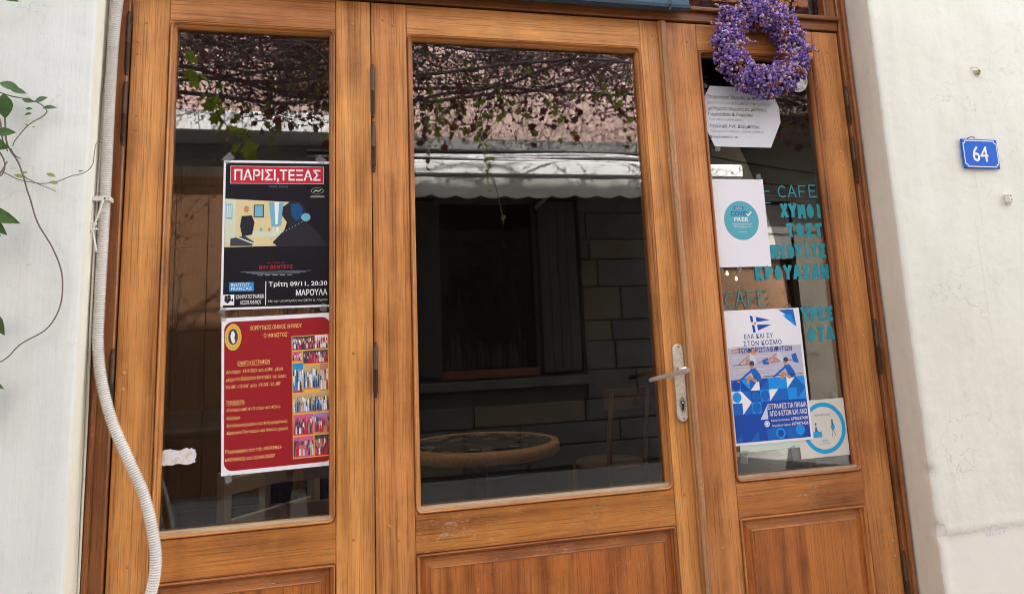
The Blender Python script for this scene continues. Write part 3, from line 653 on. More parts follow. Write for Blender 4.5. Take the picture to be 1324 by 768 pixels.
def tx(mb):
    for s_, x, z, h, w_, al in (('ΧΟΡΕΥΤΙΚΟΣ ΟΜΙΛΟΣ ΛΗΜΝΟΥ', .143, -.0255, .0115, .138, 'C'), ('¨ Ο ΗΦΑΙΣΤΟΣ¨', .140, -.048, .0115, .072, 'C'), ('ΕΝΑΡΞΗ ΕΓΓΡΑΦΩΝ', .042, -.119, .0110, .083, 'L'),
        ('Δευτέρα  13-9-2021 και κάθε  μέρα', .012, -.141, .0095, .148, 'L'), ('μέχρι το Σάββατο 18-9-2021 τις ώρες', .012, -.161, .0095, .157, 'L'), ('10.30΄-12.00΄ και 19.00΄-21.00΄', .012, -.181, .0095, .143, 'L'),
        ('ΤΜΗΜΑΤΑ:', .012, -.2225, .0105, .048, 'L'), ('-Παιδικά από 4 1/2 ετών και πάνω', .012, -.2425, .0088, .140, 'L'), ('-Εφηβικά', .012, -.2635, .0088, .036, 'L'), ('-Ενηλίκων(αρχαρίων και προχωρημένων)', .012, -.283, .0086, .158, 'L'),
        ('-Κρητικών,Ποντιακών και Λαϊκών χορών', .012, -.302, .0086, .160, 'L'), ('Πληροφορίες στα τηλ: 6937459621-', .010, -.350, .0092, .146, 'L'), ('6937459622 και 22540 25557', .010, -.371, .0092, .127, 'L')):
        text(mb, s_, x, z, h, Y2, 0, w_, al, .0)
    mb.rect(.042, .125, -.1325, -.1318, Y2, 0); mb.rect(.012, .060, -.2352, -.2345, Y2, 0)
pr(T, 'gold_lettering', 'gold_text', tx)
def photos(mb):
    rnd = random.Random(3); X0, X1, ZA, ZB = .186, .282, -.388, -.062
    mb.rect(X0-.002, X1+.002, ZA-.002, ZB+.002, Y2, 0)
    tiles = [(0, .64, 0, .115, 'dark'), (.64, 1, 0, .115, 'white'), (0, .28, .125, .21, 'pink'), (.3, 1, .125, .235, 'dark'), (0, .30, .225, .47, 'blue'), (.3, .75, .25, .45, 'och'), (.76, 1, .24, .47, 'skin'), (0, 1, .48, .64, 'och'),
             (0, .56, .65, .82, 'pink'), (.58, 1, .65, .82, 'lil'), (0, .56, .83, 1, 'pink'), (.58, 1, .83, 1, 'dark')]
    mi = dict(dark=1, white=2, pink=3, lil=4, blue=5, och=6, skin=7)
    for a, b, c, d, k in tiles:
        x0, x1 = X0+a*(X1-X0), X0+b*(X1-X0)-.0008; z1, z0 = ZB+c*(ZA-ZB), ZB+d*(ZA-ZB)+.0008
        mb.rect(x0, x1, z0, z1, Y3, mi[k]); hh = z1-z0
        mb.rect(x0, x1, z0, z0+hh*.2, Y4, rnd.choice([8, 7, 3] if k != 'dark' else [1, 8]))
        n = max(4, int((x1-x0)/.0046))
        for row in (2, 1, 0):
            for i in range(n):
                cx = x0+(i+.5)*(x1-x0)/n+rnd.uniform(-.0007, .0007); bz = z0+hh*(.04+.20*row)+rnd.uniform(0, .003); ht = hh*rnd.uniform(.36, .5); col = rnd.choice([2, 10, 1, 5, 1, 9, 6] if k in ('blue', 'och') else [2, 1, 8, 8, 3, 1, 7, 10])
                mb.poly([(cx-.0022, bz), (cx+.0022, bz), (cx+.0016, bz+ht*.75), (cx-.0016, bz+ht*.75)], Y5-.00003*(i % 2)-.00006*(2-row), col); mb.disc(cx, bz+ht*.88, .0010, .0013, Y6-.00006*(2-row), rnd.choice([7, 1, 7]), 6)
pr(T, 'photographs', ['gold', 'slate', 'white_print', 'pink_print', 'lilac_print', 'cyan_print', 'ochre_print', 'skin_print', 'title_red', 'navy', 'pale_blue'], photos)
tapes(T, [(.018, -.424, .016, .022, 15), (.004, -.002, .014, .016, 0)])

# 3. octagonal tutoring notice
out = [(.037, 0), (.235, -.002), (.275, -.012), (.297, -.066), (.298, -.122), (.250, -.214), (.036, -.214), (0, -.132), (0, -.064)]
T = poster('tutoring_notice', 1.2345, 2.2135, .298, .214, 'pale blue cut-cornered paper notice of printed Greek text under the wreath', 'notice', .0, sheetmat='notice_paper', outline=out)
def nt_(mb):
    for i, (s_, w_, h, b, mi) in enumerate((('Πτυχιούχος Χημείας με πολυετή', .235, .0125, .016, 0), ('φροντιστηριακή εμπειρία παραδίδει', .243, .0125, .0, 1), ('μαθήματα Χημείας σε μαθητές', .225, .0125, .014, 0), ('Γυμνασίου & Λυκείου', .168, .0125, .016, 0),
        ('Τιμές πολύ οικονομικές', .125, .0085, .008, 1), ('Αγγελική Αντ. Καρμπάτου', .190, .013, .016, 0), ('Τηλέφωνο επικοιν.: 22540 25988 & ', .205, .009, .01, 1), ('Κινητό: 6946231 341', .105, .0088, .01, 0))):
        text(mb, s_, .022, -.032-i*.0205, h, Y2, mi, w_, 'L', b)
pr(T, 'notice_lettering', ['notice_ink', 'faint_ink'], nt_)
tapes(T, [(.016, .002, .024, .018, -35), (.045, -.222, .02, .018, -10)])

# 4. covid-free sheet
T = poster('covid_free_notice', 1.2365, 1.887, .203, .296, 'white paper sheet with round teal COVID FREE mark', 'notice', .0)
pr(T, 'teal_disc', 'teal', lambda mb: mb.disc(.1075, -.141, .0645, .0660, Y1, 0, 40))
def cv(mb):
    mb.rect(.083, .118, -.104, -.094, Y2, 0); text(mb, 'ΧΩΡΟΣ', .1005, -.0958, .0065, Y3, 1, .028, 'C', .01)
    text(mb, 'COVID', .102, -.1085, .0165, Y2, 0, .066, 'C', .02); text(mb, 'FREE', .1065, -.1295, .0145, Y2, 1, .052, 'C', .018)
    mb.stroke([(.128, -.118), (.134, -.1245), (.146, -.112)], .0045, Y4, 1)
    for z, a, b in ((.1505, .072, .146), (.1555, .078, .140), (.1605, .076, .146), (.1650, .098, .124), (.178, .094, .124)): text(mb, 'εμβολιασμένοι πελάτες μας εδώ', (a+b)/2, -z, .003, Y2, 1, b-a, 'C', .01)
pr(T, 'notice_lettering', ['navy', 'white_print'], cv)
tapes(T, [(.008, .009, .018, .022, 5), (.188, .008, .018, .022, 10), (.016, -.305, .014, .022, 0), (.083, -.304, .016, .02, 5), (.185, -.300, .014, .014, 30)])

# 5. rowing poster
T = poster('rowing_poster', 1.2405, 1.4495, .284, .4215, 'white and blue rowing school poster with rowers and Greek lettering', 'poster', .3, y=YP-.0022)
def row(mb):
    W_ = .284
    mb.rect(.008, .276, -.225, -.120, Y1, 6)
    for k in range(16): z = -.118-k*.0066; a = .02+.05*((k*37) % 5)/5; mb.rect(a, a+.10+.08*((k*13) % 4)/4, z, z+.0012, Y2, [7, 3, 8][k % 3])
    mb.rect(.008, .276, -.4135, -.225, Y1, 0)
    # triangles and discs pattern
    rnd = random.Random(5); cell = .0335
    for i in range(8):
        for j in range(3):
            x, z = .008+i*cell, -.225-j*.036+.005; zz = z-.036; c = rnd.choice([1, 2, 1, 0, 5]); d = rnd.choice([1, 2, 0, 5, 2]); 
            if j == 0 and i in (0, 7): c = 1
            if j == 2 and i > 2: continue
            mb.rect(x, x+cell, zz, z, Y2, c); t = rnd.random()
            if t < .35: mb.poly([(x, zz), (x+cell, zz), (x+cell, z)], Y3, d)
            elif t < .6: mb.poly([(x, z), (x+cell, zz), (x, zz)], Y3, d)
            elif t < .85: mb.disc(x+cell/2, z-.018, cell*.46, .0165, Y3, d, 18)
    mb.poly([(.100, -.348), (.128, -.348), (.128, -.306)], Y3, 8)
    for x in (.12, .19): mb.rect(x, x+.04, -.411, -.378, Y2, 2)
    mb.annulus(.168, -.394, .011, .0175, Y3, 1, 24); mb.poly([(.205, -.411), (.245, -.411), (.245, -.375)], Y3, 2); mb.disc(.24, -.388, .017, .017, Y4, 1, 20); mb.poly([(.01, -.411), (.03, -.411), (.03, -.385)], Y2, 2); mb.poly([(.06, -.411), (.09, -.411), (.09, -.38)], Y2, 2)
    # top right corner shard
    mb.poly([(.205, -.004), (.262, -.004), (.268, -.062), (.228, -.030), (.232, -.020)], Y1, 2); mb.poly([(.22, -.022), (.268, -.062), (.25, -.02)], Y2, 1)
    # club pennant
    mb.poly([(.098, -.018), (.108, -.021), (.110, -.040), (.101, -.040)], Y1, 0); mb.poly([(.103, -.049), (.112, -.049), (.115, -.072), (.106, -.075)], Y1, 0)
    mb.poly([(.120, -.023), (.171, -.036), (.121, -.040)], Y1, 0); mb.poly([(.122, -.049), (.176, -.050), (.124, -.068)], Y1, 0); mb.disc(.115, -.044, .005, .004, Y2, 9, 12)
    # rowers
    def rower(x, z, s, shirt, skin=3, flip=1):
        mb.poly([(x, z), (x+.020*s, z+.002*s), (x+.036*s, z-.020*s), (x+.040*s, z-.040*s), (x+.020*s, z-.042*s), (x+.008*s, z-.022*s)], Y4, shirt)
        mb.stroke([(x+.006*s, z-.005*s), (x-.020*s, z-.022*s), (x-.042*s, z-.036*s)], .0068*s, Y5, shirt if s > .9 else skin); mb.disc(x-.044*s, z-.037*s, .005*s, .004*s, Y5, skin, 10)
        mb.disc(x+.006*s, z+.013*s, .0085*s, .0105*s, Y5, skin, 14); mb.disc(x+.009*s, z+.017*s, .0085*s, .008*s, Y6, 4, 12)
        mb.stroke([(x+.018*s, z-.040*s), (x-.006*s, z-.024*s), (x-.012*s, z-.044*s)], .009*s, Y5, skin)
    mb.stroke([(.02, -.175), (.15, -.168)], .0022, Y3, 4); mb.poly([(.128, -.162), (.150, -.157), (.150, -.178), (.130, -.176)], Y4, 2)
    mb.stroke([(.15, -.172), (.25, -.166)], .0022, Y3, 4); mb.poly([(.236, -.150), (.254, -.146), (.262, -.178), (.242, -.174)], Y4, 2)
    rower(.078, -.142, .74, 8); rower(.178, -.140, .74, 8); rower(.080, -.188, 1.0, 2); rower(.205, -.182, 1.0, 2)
    mb.disc(.098, -.134, .011, .010, Y4, 9, 14); mb.stroke([(.01, -.222), (.10, -.215)], .002, Y4, 4); mb.stroke([(.13, -.214), (.27, -.212)], .002, Y4, 4)
    for z in (.128, .136): mb.stroke([(.02, -z), (.06, -z+.006)], .004, Y3, 3)
pr(T, 'poster_artwork', ['royal', 'bright_blue', 'mid_blue', 'skin_print', 'slate', 'white_print', 'water_print', 'lilac_print', 'pale_blue', 'orange_print'], row)
def rtx(mb):
    text(mb, 'ΕΛΑ ΚΑΙ ΣΥ', .124, -.078, .0145, Y2, 0, .106, 'C', .02, spacing=1.15); text(mb, 'ΣΤΟΝ ΚΟΣΜΟ', .136, -.100, .0150, Y2, 0, .140, 'C', .02, spacing=1.15)
    text(mb, 'ΤΩΝ ΠΡΩΤΑΘΛΗΤΩΝ', .142, -.1215, .0150, Y6-.0001, 2, .198, 'C', .02, spacing=1.1)
    text(mb, 'ΕΓΓΡΑΦΕΣ ΓΙΑ ΠΑΙΔΙΑ', .272, -.302, .0155, Y4, 1, .142, 'R', .014); text(mb, 'ΑΠΟ 8 ΕΤΩΝ ΚΑΙ ΑΝΩ', .272, -.324, .0155, Y4, 1, .138, 'R', .014)
    text(mb, 'Ελπινίκη Κωνσταντίνου', .206, -.350, .0062, Y4, 1, .068, 'R', .01); text(mb, '6976237438', .272, -.3470, .0100, Y4, 1, .061, 'R', .012)
    text(mb, 'Βαγγελίτσα Εφρέμη', .206, -.366, .0062, Y4, 1, .066, 'R', .01); text(mb, '6974871436', .272, -.3632, .0100, Y4, 1, .061, 'R', .012)
    mb.disc(.122, -.362, .0095, .0095, Y4, 1, 20); mb.annulus(.122, -.362, .0045, .0062, Y5, 0, 14)
pr(T, 'poster_lettering', ['oar_text', 'white_print', 'royal'], rtx)
tapes(T, [(.006, .006, .026, .016, 40), (.245, .004, .02, .014, 20)])
# a second sheet showing under its lower edge
T = poster('hidden_leaflet', 1.262, 1.045, .215, .038, 'edge of a pale green leaflet peeping out below the rowing poster', 'leaflet', .3, y=YP-.0008, sheetmat='mint')
tapes(T, [(.012, -.052, .026, .044, -12), (.190, -.055, .020, .050, 8)])

# 6. blue ring sticker square
T = poster('ring_notice', 1.476, 1.1505, .181, .180, 'square white paper with bright blue ring, lowest on the right pane', 'notice', .4, sheetmat='ring_paper')
def rg(mb):
    mb.annulus(.096, -.090, .067, .0805, Y1, 0, 48); mb.disc(.096, -.090, .0668, .0668, Y1, 3, 40)
    text(mb, 'ΜΕΤΡΑ ΠΡΟΣΤΑΣΙΑΣ', .095, -.046, .0055, Y2, 1, .058, 'C', .01)
    mb.poly([(.125, -.072), (.130, -.070), (.133, -.082), (.131, -.098), (.124, -.098)], Y2, 1); mb.disc(.128, -.068, .0035, .004, Y3, 1, 10); mb.rect(.121, .137, -.094, -.084, Y3, 0)
    mb.stroke([(.128, -.098), (.124, -.118)], .002, Y2, 1); mb.stroke([(.130, -.098), (.136, -.116)], .002, Y2, 1)
    mb.rect(.054, .086, -.118, -.100, Y2, 0); mb.poly([(.060, -.100), (.066, -.078), (.072, -.100)], Y3, 1); mb.disc(.066, -.076, .0035, .004, Y3, 1, 10)
    text(mb, 'HELLAS', .094, -.126, .006, Y2, 0, .022, 'C', .02); text(mb, 'health first', .094, -.136, .0035, Y2, 1, .034, 'C')
pr(T, 'ring_print', ['ring_blue', 'text_blue', 'slate', 'ring_paper'], rg)
tapes(T, [(.148, .012, .024, .018, -30), (.058, -.192, .018, .020, 5)])

# 7. round club sticker, torn sticker rest
T = thing('round_sticker', (1.615, YP, 2.250), 'round white sticker with ring of small dark lettering, half hidden by the wreath', 'sticker')
mb = MB(); mb.lathe([(.045, 0), (.045, -.0005), (.044, -.0007)], n=40, axis='Y', smooth=False); mb.build('sheet', 'white_print', T)
mb = MB()
def arc_text(mb, s_, r, a0, a1, h, y):
    n = len(s_)
    for i, ch in enumerate(s_):
        if ch == ' ': continue
        sub = MB(); text(sub, ch, 0, h/2, h, 0, 0, None, 'C', .02); a = R(a0+(a1-a0)*i/(n-1)); rr = -(math.pi/2-a) if a0 > a1 else (a+math.pi/2)
        c, s = math.cos(rr), math.sin(rr); sub.v = [(v[0]*c-v[2]*s+r*math.cos(a), y, v[0]*s+v[2]*c+r*math.sin(a)) for v in sub.v]
        mb.add(sub.v, sub.f)
arc_text(mb, 'ΕΠΑΓΓΕΛΜΑΤΙΩΝ', .0365, 150, -20, .0075, -.0011); arc_text(mb, 'ΛΗΜΝΟΣ', .0365, 225, 305, .0085, -.0011)
mb.annulus(0, 0, .0270, .0278, -.001); mb.stroke([(-.018, -.010), (0, -.004), (.018, -.012)], .0012, -.0011)
mb.build('sticker_lettering', 'slate', T)
rnd = random.Random(11); pts = []
for k in range(44):
    a = 2*math.pi*k/44; ca, sa = math.cos(a), math.sin(a); q = (abs(ca)**4+abs(sa)**4)**.25
    pts.append((.0455*ca/q*(1+rnd.uniform(-.07, .04))*.98, .0215*sa/q*(1+rnd.uniform(-.14, .08))+.002*math.sin(3*a)))
mb = MB(); mb.v = [(p[0], 0, p[1]) for p in pts]+[(p[0]*.97, -.0009, p[1]*.95) for p in pts]; n = len(pts)
mb.f = [list(range(2*n-1, n-1, -1))]+[[i, (i+1) % n, n+(i+1) % n, n+i] for i in range(n)]; mb.mi = [0]*(n+1); mb.sm = [False]*(n+1)
mt = N('torn paper residue'); i_ = mt.coords(rnd=False); mt.set(mt.mix(mt.ramp(mt.noise(i_, 70, 3), [(.5, 0.0), (.6, 1.0)]), (.70, .70, .73), (.62, .55, .42)), .8); mt.bump(mt.noise(i_, 120, 4), .6, .002)
o = mb.build('torn_sticker', mt.m, None, (-.382, YP, 1.121)); tag(o, 'torn remains of a whitish paper sticker, low on the left pane', 'sticker')

# ------------------------------------------------------------------ lavender wreath
WR = thing('flower_wreath', (1.437, -.045, 2.335), 'purple dried flower wreath hanging at the top of the right leaf', 'wreath')
def wreath():
    rnd = random.Random(21); RM, rm = .126, .047
    mb = MB(); n, k_ = 36, 10
    for i in range(n):
        a = 2*math.pi*i/n
        for j in range(k_):
            b = 2*math.pi*j/k_; rr = RM+rm*.72*math.cos(b); mb.v.append((rr*math.cos(a), rm*.6*math.sin(b), rr*math.sin(a)))
    for i in range(n):
        for j in range(k_): mb.f.append([i*k_+j, i*k_+(j+1) % k_, ((i+1) % n)*k_+(j+1) % k_, ((i+1) % n)*k_+j]); mb.mi.append(0); mb.sm.append(True)
    mb.build('wreath_core', 'lavd', WR)
    bm = bmesh.new(); bmesh.ops.create_icosphere(bm, subdivisions=1, radius=1); ico_v = [v.co.copy() for v in bm.verts]; ico_f = [[v.index for v in f.verts] for f in bm.faces]; bm.free()
    fl = {'lav': MB(), 'lav2': MB(), 'lav3': MB(), 'lavb': MB()}
    def floret(p, out, r, key):
        ax = Vector(out).normalized(); q = ax.to_track_quat('Z', 'Y'); sx = rnd.uniform(.75, 1.2)
        vs = [Vector(p)+q @ Vector((v.x*r*sx, v.y*r/sx, v.z*r*1.25))+Vector((rnd.uniform(-1, 1), rnd.uniform(-1, 1), rnd.uniform(-1, 1)))*r*.16 for v in ico_v]
        fl[key].add(vs, ico_f, 0, False)
    for t in range(3900):
        a = rnd.uniform(0, 2*math.pi); b = rnd.gauss(-math.pi/2, 1.1)
        lump = 1+.34*noise.noise(Vector((math.cos(a)*6, math.sin(a)*6, b*1.3)))+.24*noise.noise(Vector((math.cos(a)*17, math.sin(a)*17, b*3)))
        gap = abs(((a-R(118)+math.pi) % (2*math.pi))-math.pi); lump *= 1-.32*max(0, 1-gap/.16)
        gap2 = abs(((a-R(152)+math.pi) % (2*math.pi))-math.pi); lump *= 1-.25*max(0, 1-gap2/.08)
        r_ = rm*lump*(1 if rnd.random() < .8 else rnd.uniform(1, 1.16)); rr = RM+r_*math.cos(b)
        p = (rr*math.cos(a), r_*.85*math.sin(b), rr*math.sin(a)); out = (math.cos(b)*math.cos(a), math.sin(b), math.cos(b)*math.sin(a))
        nz = noise.noise(Vector(p)*32); u = rnd.random()
        key = 'lavb' if (nz > .28 and u < .75) else ('lav' if u < .48-nz*.7 else ('lav2' if u < .80-nz*.4 else ('lav3' if u < .95 else 'lavb')))
        floret(p, out, rnd.uniform(.0034, .0064), key)
    # loose sprigs sticking out
    for (a, r1, da, L) in ((2.35, .170, .6, .055), (2.75, .165, .3, .045), (2.9, .08, -.9, .055), (.05, .17, -.5, .05), (.75, .168, .4, .03), (3.6, .168, .1, .02), (1.9, .165, .5, .03)):
        p = Vector((r1*math.cos(a), -.02, r1*math.sin(a))); d = Vector((math.cos(a+da), -.15, math.sin(a+da))) if r1 > .1 else Vector((.92, -.3, -.35))
        for k in range(34):
            t = k/34; q = p+d*L*t+Vector((rnd.uniform(-1, 1), rnd.uniform(-1, 1), rnd.uniform(-1, 1)))*.010*(1-t*.75)
            floret(q, d, rnd.uniform(.0022, .0036)*(1-t*.25), rnd.choice(['lav', 'lav2', 'lav3', 'lav3', 'lavb']))
    for k, m_ in fl.items(): stuff(m_.build({'lav': 'violet_florets', 'lav2': 'lilac_florets', 'lav3': 'pale_florets', 'lavb': 'dried_calyxes'}[k], k, WR))
    mb = MB(); mb.tube([(0, .045, .20), (0, .012, .19), (0, .0, .165)], .0015, 6); mb.build('hanging_wire', 'rust', WR)
wreath()

# ------------------------------------------------------------------ corrugated conduit, clip and tie
def catmull(pts, step):
    P_ = [Vector(p) for p in pts]; P_ = [P_[0]*2-P_[1]]+P_+[P_[-1]*2-P_[-2]]; out = []
    for i in range(1, len(P_)-2):
        a, b, c, d = P_[i-1:i+3]; n = max(2, int((c-b).length/step*3))
        for k in range(n):
            t = k/n; out.append(.5*((2*b)+(-a+c)*t+(2*a-5*b+4*c-d)*t*t+(-a+3*b-3*c+d)*t**3))
    out.append(P_[-2]); res = [out[0]]; acc = 0
    for i in range(1, len(out)):
        seg = out[i]-out[i-1]; L_ = seg.length; pos = 0
        while acc+L_-pos >= step: pos += step-acc; acc = 0; res.append(out[i-1]+seg*(pos/L_))
        acc += L_-pos
    return res
CD = thing('corrugated_conduit', (-.57, -.05, 1.5), 'white corrugated cable conduit snaking down beside the left leaf', 'conduit')
pts = [(-.548, -.045, 2.75), (-.556, -.047, 2.5), (-.562, -.048, 2.40), (-.569, -.05, 2.27), (-.571, -.05, 2.136), (-.571, -.05, 1.96), (-.570, -.05, 1.81), (-.570, -.05, 1.67), (-.570, -.05, 1.51), (-.568, -.051, 1.42), (-.555, -.052, 1.33), (-.526, -.055, 1.23),
       (-.486, -.058, 1.14), (-.443, -.06, 1.044), (-.418, -.062, .95), (-.410, -.062, .877), (-.423, -.06, .80), (-.462, -.06, .70), (-.50, -.06, .58), (-.52, -.07, .40), (-.52, -.09, .20), (-.52, -.13, .14)]
cp = catmull(pts, .0015); rad = [.0118+[-.0026, .0014, .0030, .0014][i % 4] for i in range(len(cp))]
mb = MB(); mb.tube([p-Vector((-.57, -.05, 1.5)) for p in cp], rad, 12); mb.build('ribbed_tube', 'conduit', CD)
o = thing('conduit_clip', (-.575, -.055, 1.7965), 'small white saddle clip holding the conduit to the frame', 'clip')
mb = MB(); mb.bevbox(-.017, .021, -.0165, -.0125, -.0065, .0065, .0012); mb.bevbox(-.0195, -.0155, -.0165, .02, -.006, .006, .001); mb.bevbox(.018, .022, -.0165, .02, -.006, .006, .001); mb.build('saddle', 'clip', o)
mb = MB(); mb.lathe([(.0028, -.0166), (.0022, -.018), (.0005, -.0184)], n=10, axis='Y'); mb.build('screw', 'screw', o, (.010, 0, 0))
o = thing('knotted_cord', (-.588, -.07, 1.715), 'painted over cord knotted round the conduit against the reveal', 'cord')
mb = MB()
mb.tube(catmull([(.020, -.004, .075), (.012, -.006, .04), (.004, -.006, .012), (.0, -.004, -.005), (.006, -.003, -.035), (.010, -.002, -.06)], .006), .0026, 7)
mb.tube(catmull([(-.014, .004, .028), (-.006, .0, .02), (.004, -.006, .012), (.012, -.004, .014)], .004), .0028, 7)
mb.tube(catmull([(-.015, .004, -.018), (-.008, .0, -.006), (.002, -.005, -.002), (.012, -.003, .002)], .004), .0028, 7)
mb.tube(catmull([(-.017, .006, .034), (-.015, .006, .0), (-.018, .006, -.034)], .006), .0024, 7)
mb.build('cord', 'tie', o)
o = thing('thin_cable', (-.585, -.03, .2), 'thin white cable running down the reveal behind the conduit', 'cable')
mb = MB(); mb.tube([(x+.585, y+.03, z-.2) for x, y, z in catmull([(-.5885, -.02, 2.8), (-.589, -.03, 2.2), (-.590, -.045, 1.8), (-.588, -.05, 1.5), (-.590, -.03, 1.2), (-.589, -.02, .2)], .05)], .003, 8); mb.build('sheath', 'tie', o)

# ------------------------------------------------------------------ blue box over the door with wire hooks
o = thing('blue_sign_box', (-.35, -.062, 2.452), 'dark blue painted metal box mounted over the door', 'sign box')
mb = MB(); mb.bevbox(-.22, 1.527, -.0, .036, .0, .33, .004); mb.build('box_body', 'blue', o)
mb = MB(); mb.bevbox(-.222, 1.530, -.004, -.0002, -.004, .010, .0015); mb.build('bottom_trim', 'bluedk', o)
for hx in (.94, 1.455):
    mb = MB(); mb.tube(catmull([(hx, -.006, .03), (hx+.001, -.008, .005), (hx-.004, -.007, -.010), (hx-.009, -.006, -.017), (hx-.006, -.006, -.007)], .003), .0018, 6)
    mb.tube([(hx-.003, -.0075, .006), (hx+.003, -.0075, .006)], .0026, 6); mb.build('wire_hook', 'rust', o)

# ------------------------------------------------------------------ house number, anchor, terminal block
o = thing('house_number_plate', (2.195, -.1345, 1.951), 'blue enamel house number plate reading 64 on the right wall', 'sign', rot=(0, R(.6), 0))
mb = MB(); mb.bevbox(-.076, .076, -.006, 0, -.052, .052, .002); mb.build('plate', 'enamel', o)
def nb(mb):
    o_ = [(-.060, .046), (.060, .046), (.062, .038), (.070, .036), (.070, -.036), (.062, -.038), (.060, -.046), (-.060, -.046), (-.062, -.038), (-.070, -.036), (-.070, .036), (-.062, .038)]
    mb.stroke(o_+[o_[0]], .0034, -.0063)
mb = MB(); nb(mb); mb.build('white_border', 'enamel_w', o)
mb = MB(); text(mb, '64', -.0, .029, .056, -.0064, 0, .066, 'C', .012); mb.v = [(a-.003, b, c) for a, b, c in mb.v]; mb.build('numerals', 'enamel_w', o)
for a, b in ((-.069, .0455), (.069, .0455), (-.069, -.0455), (.069, -.0455)):
    mb = MB(); mb.lathe([(.0038, -.006), (.0034, -.0075), (.001, -.008)], n=10, axis='Y'); mb.build('screw', 'screw', o, (a, 0, b))
mb = MB(); mb.tube(catmull([(-.048, -.004, .053), (-.035, -.008, .058), (-.02, -.006, .058), (-.012, -.004, .053)], .004), .0016, 6); mb.build('wire', 'rust', o)
o = thing('wall_anchor', (2.240, -.133, 2.252), 'yellowed plastic wall anchor sticking out above the number plate', 'wall anchor')
mb = MB(); mb.lathe([(.0085, .004), (.0080, -.008), (.006, -.011), (.0045, -.010), (.004, -.003)], n=9, axis='Y', smooth=False); mb.bevbox(-.010, -.004, -.006, .002, -.008, .006, .001); mb.bevbox(.002, .009, -.008, .002, -.010, -.003, .001); mb.build('plug', 'anchor', o)
mb = MB(); mb.tube(catmull([(.006, -.004, .008), (-.006, -.006, .014), (-.02, -.004, .015), (-.03, -.001, .008)], .004), .0008, 5); mb.build('thread', 'rust', o)
o = thing('terminal_block', (2.285, -.133, 1.795), 'small ivory screw terminal block on the wall below the number plate', 'terminal block')
mb = MB(); mb.bevbox(-.009, .009, -.016, .003, -.016, .016, .0025); mb.bevbox(-.005, .006, -.012, .003, -.024, -.0162, .002); mb.build('block', 'clip', o)
for z in (.008, -.007):
    mb = MB(); mb.lathe([(.0030, -.0162), (.0030, -.0166)], n=9, axis='Y'); mb.build('terminal_screw', 'screw', o, (.001, 0, z))

# ------------------------------------------------------------------ climbing plant on the left wall
CV = thing('climbing_plant', (-.85, -.16, 1.2), 'green climbing plant trailing thin brown stems over the left wall', 'climbing plant')
O = Vector(CV.location)
def stem(pts, r, step=.012, parent=CV, org=O, mat='stem'):
    c = catmull(pts, step); n = len(c); mb = MB(); mb.tube([p-org+Vector((0, noise.noise(p*40)*.002, noise.noise(p*33+Vector((9, 9, 9)))*.002)) for p in c], [r*(1-.45*i/n) for i in range(n)], 6); return mb.build('stem', mat, parent)
stem([(-1.05, -.30, 2.25), (-.88, -.24, 2.12), (-.79, -.17, 2.03), (-.765, -.165, 1.92), (-.757, -.16, 1.90), (-.735, -.158, 1.86), (-.712, -.156, 1.79), (-.690, -.15, 1.72), (-.655, -.15, 1.66), (-.632, -.148, 1.60), (-.627, -.148, 1.545), (-.634, -.148, 1.50), (-.655, -.15, 1.462), (-.690, -.15, 1.440), (-.712, -.155, 1.425), (-.730, -.16, 1.40), (-.76, -.165, 1.385), (-.9, -.2, 1.36)], .0026)
stem([(-1.0, -.22, 2.10), (-.86, -.20, 2.055), (-.79, -.165, 2.045), (-.755, -.162, 2.035), (-.715, -.16, 2.028), (-.690, -.158, 2.012), (-.683, -.158, 1.998), (-.692, -.156, 1.990), (-.715, -.155, 1.975), (-.732, -.155, 1.955), (-.750, -.157, 1.925), (-.755, -.158, 1.905)], .0020)
stem([(-.95, -.2, 1.84), (-.86, -.17, 1.835), (-.790, -.162, 1.848), (-.76, -.16, 1.840), (-.735, -.158, 1.826), (-.690, -.156, 1.818), (-.655, -.152, 1.823), (-.625, -.15, 1.838), (-.595, -.148, 1.847), (-.578, -.146, 1.865), (-.575, -.146, 1.890), (-.572, -.146, 1.925), (-.566, -.144, 1.932), (-.560, -.136, 1.928)], .0016)
stem([(-.757, -.16, 1.905), (-.745, -.158, 1.885), (-.725, -.158, 1.875)], .0014)
stem([(-.735, -.158, 1.860), (-.725, -.155, 1.835), (-.705, -.153, 1.822), (-.672, -.152, 1.808), (-.648, -.152, 1.795)], .0014)
stem([(-.80, -.20, 1.97), (-.775, -.19, 1.90), (-.760, -.18, 1.865), (-.765, -.175, 1.835), (-.785, -.18, 1.82), (-.82, -.19, 1.80)], .0022)
stem([(-.79, -.17, 2.0), (-.778, -.17, 1.96), (-.772, -.168, 1.92), (-.76, -.165, 1.895)], .0024)
stem([(-.76, -.165, 1.87), (-.775, -.17, 1.83), (-.795, -.18, 1.77)], .0016)
stem([(-1.0, -.25, 1.40), (-.88, -.22, 1.42), (-.80, -.2, 1.36), (-.77, -.19, 1.35)], .0022); stem([(-1.0, -.24, 1.62), (-.86, -.2, 1.56), (-.79, -.18, 1.515), (-.765, -.18, 1.505)], .0020); stem([(-1.0, -.24, 1.76), (-.86, -.2, 1.74), (-.79, -.18, 1.735)], .0020)
stem([(-.90, -.2, 2.36), (-.84, -.19, 2.30), (-.79, -.18, 2.295), (-.765, -.175, 2.305)], .002)
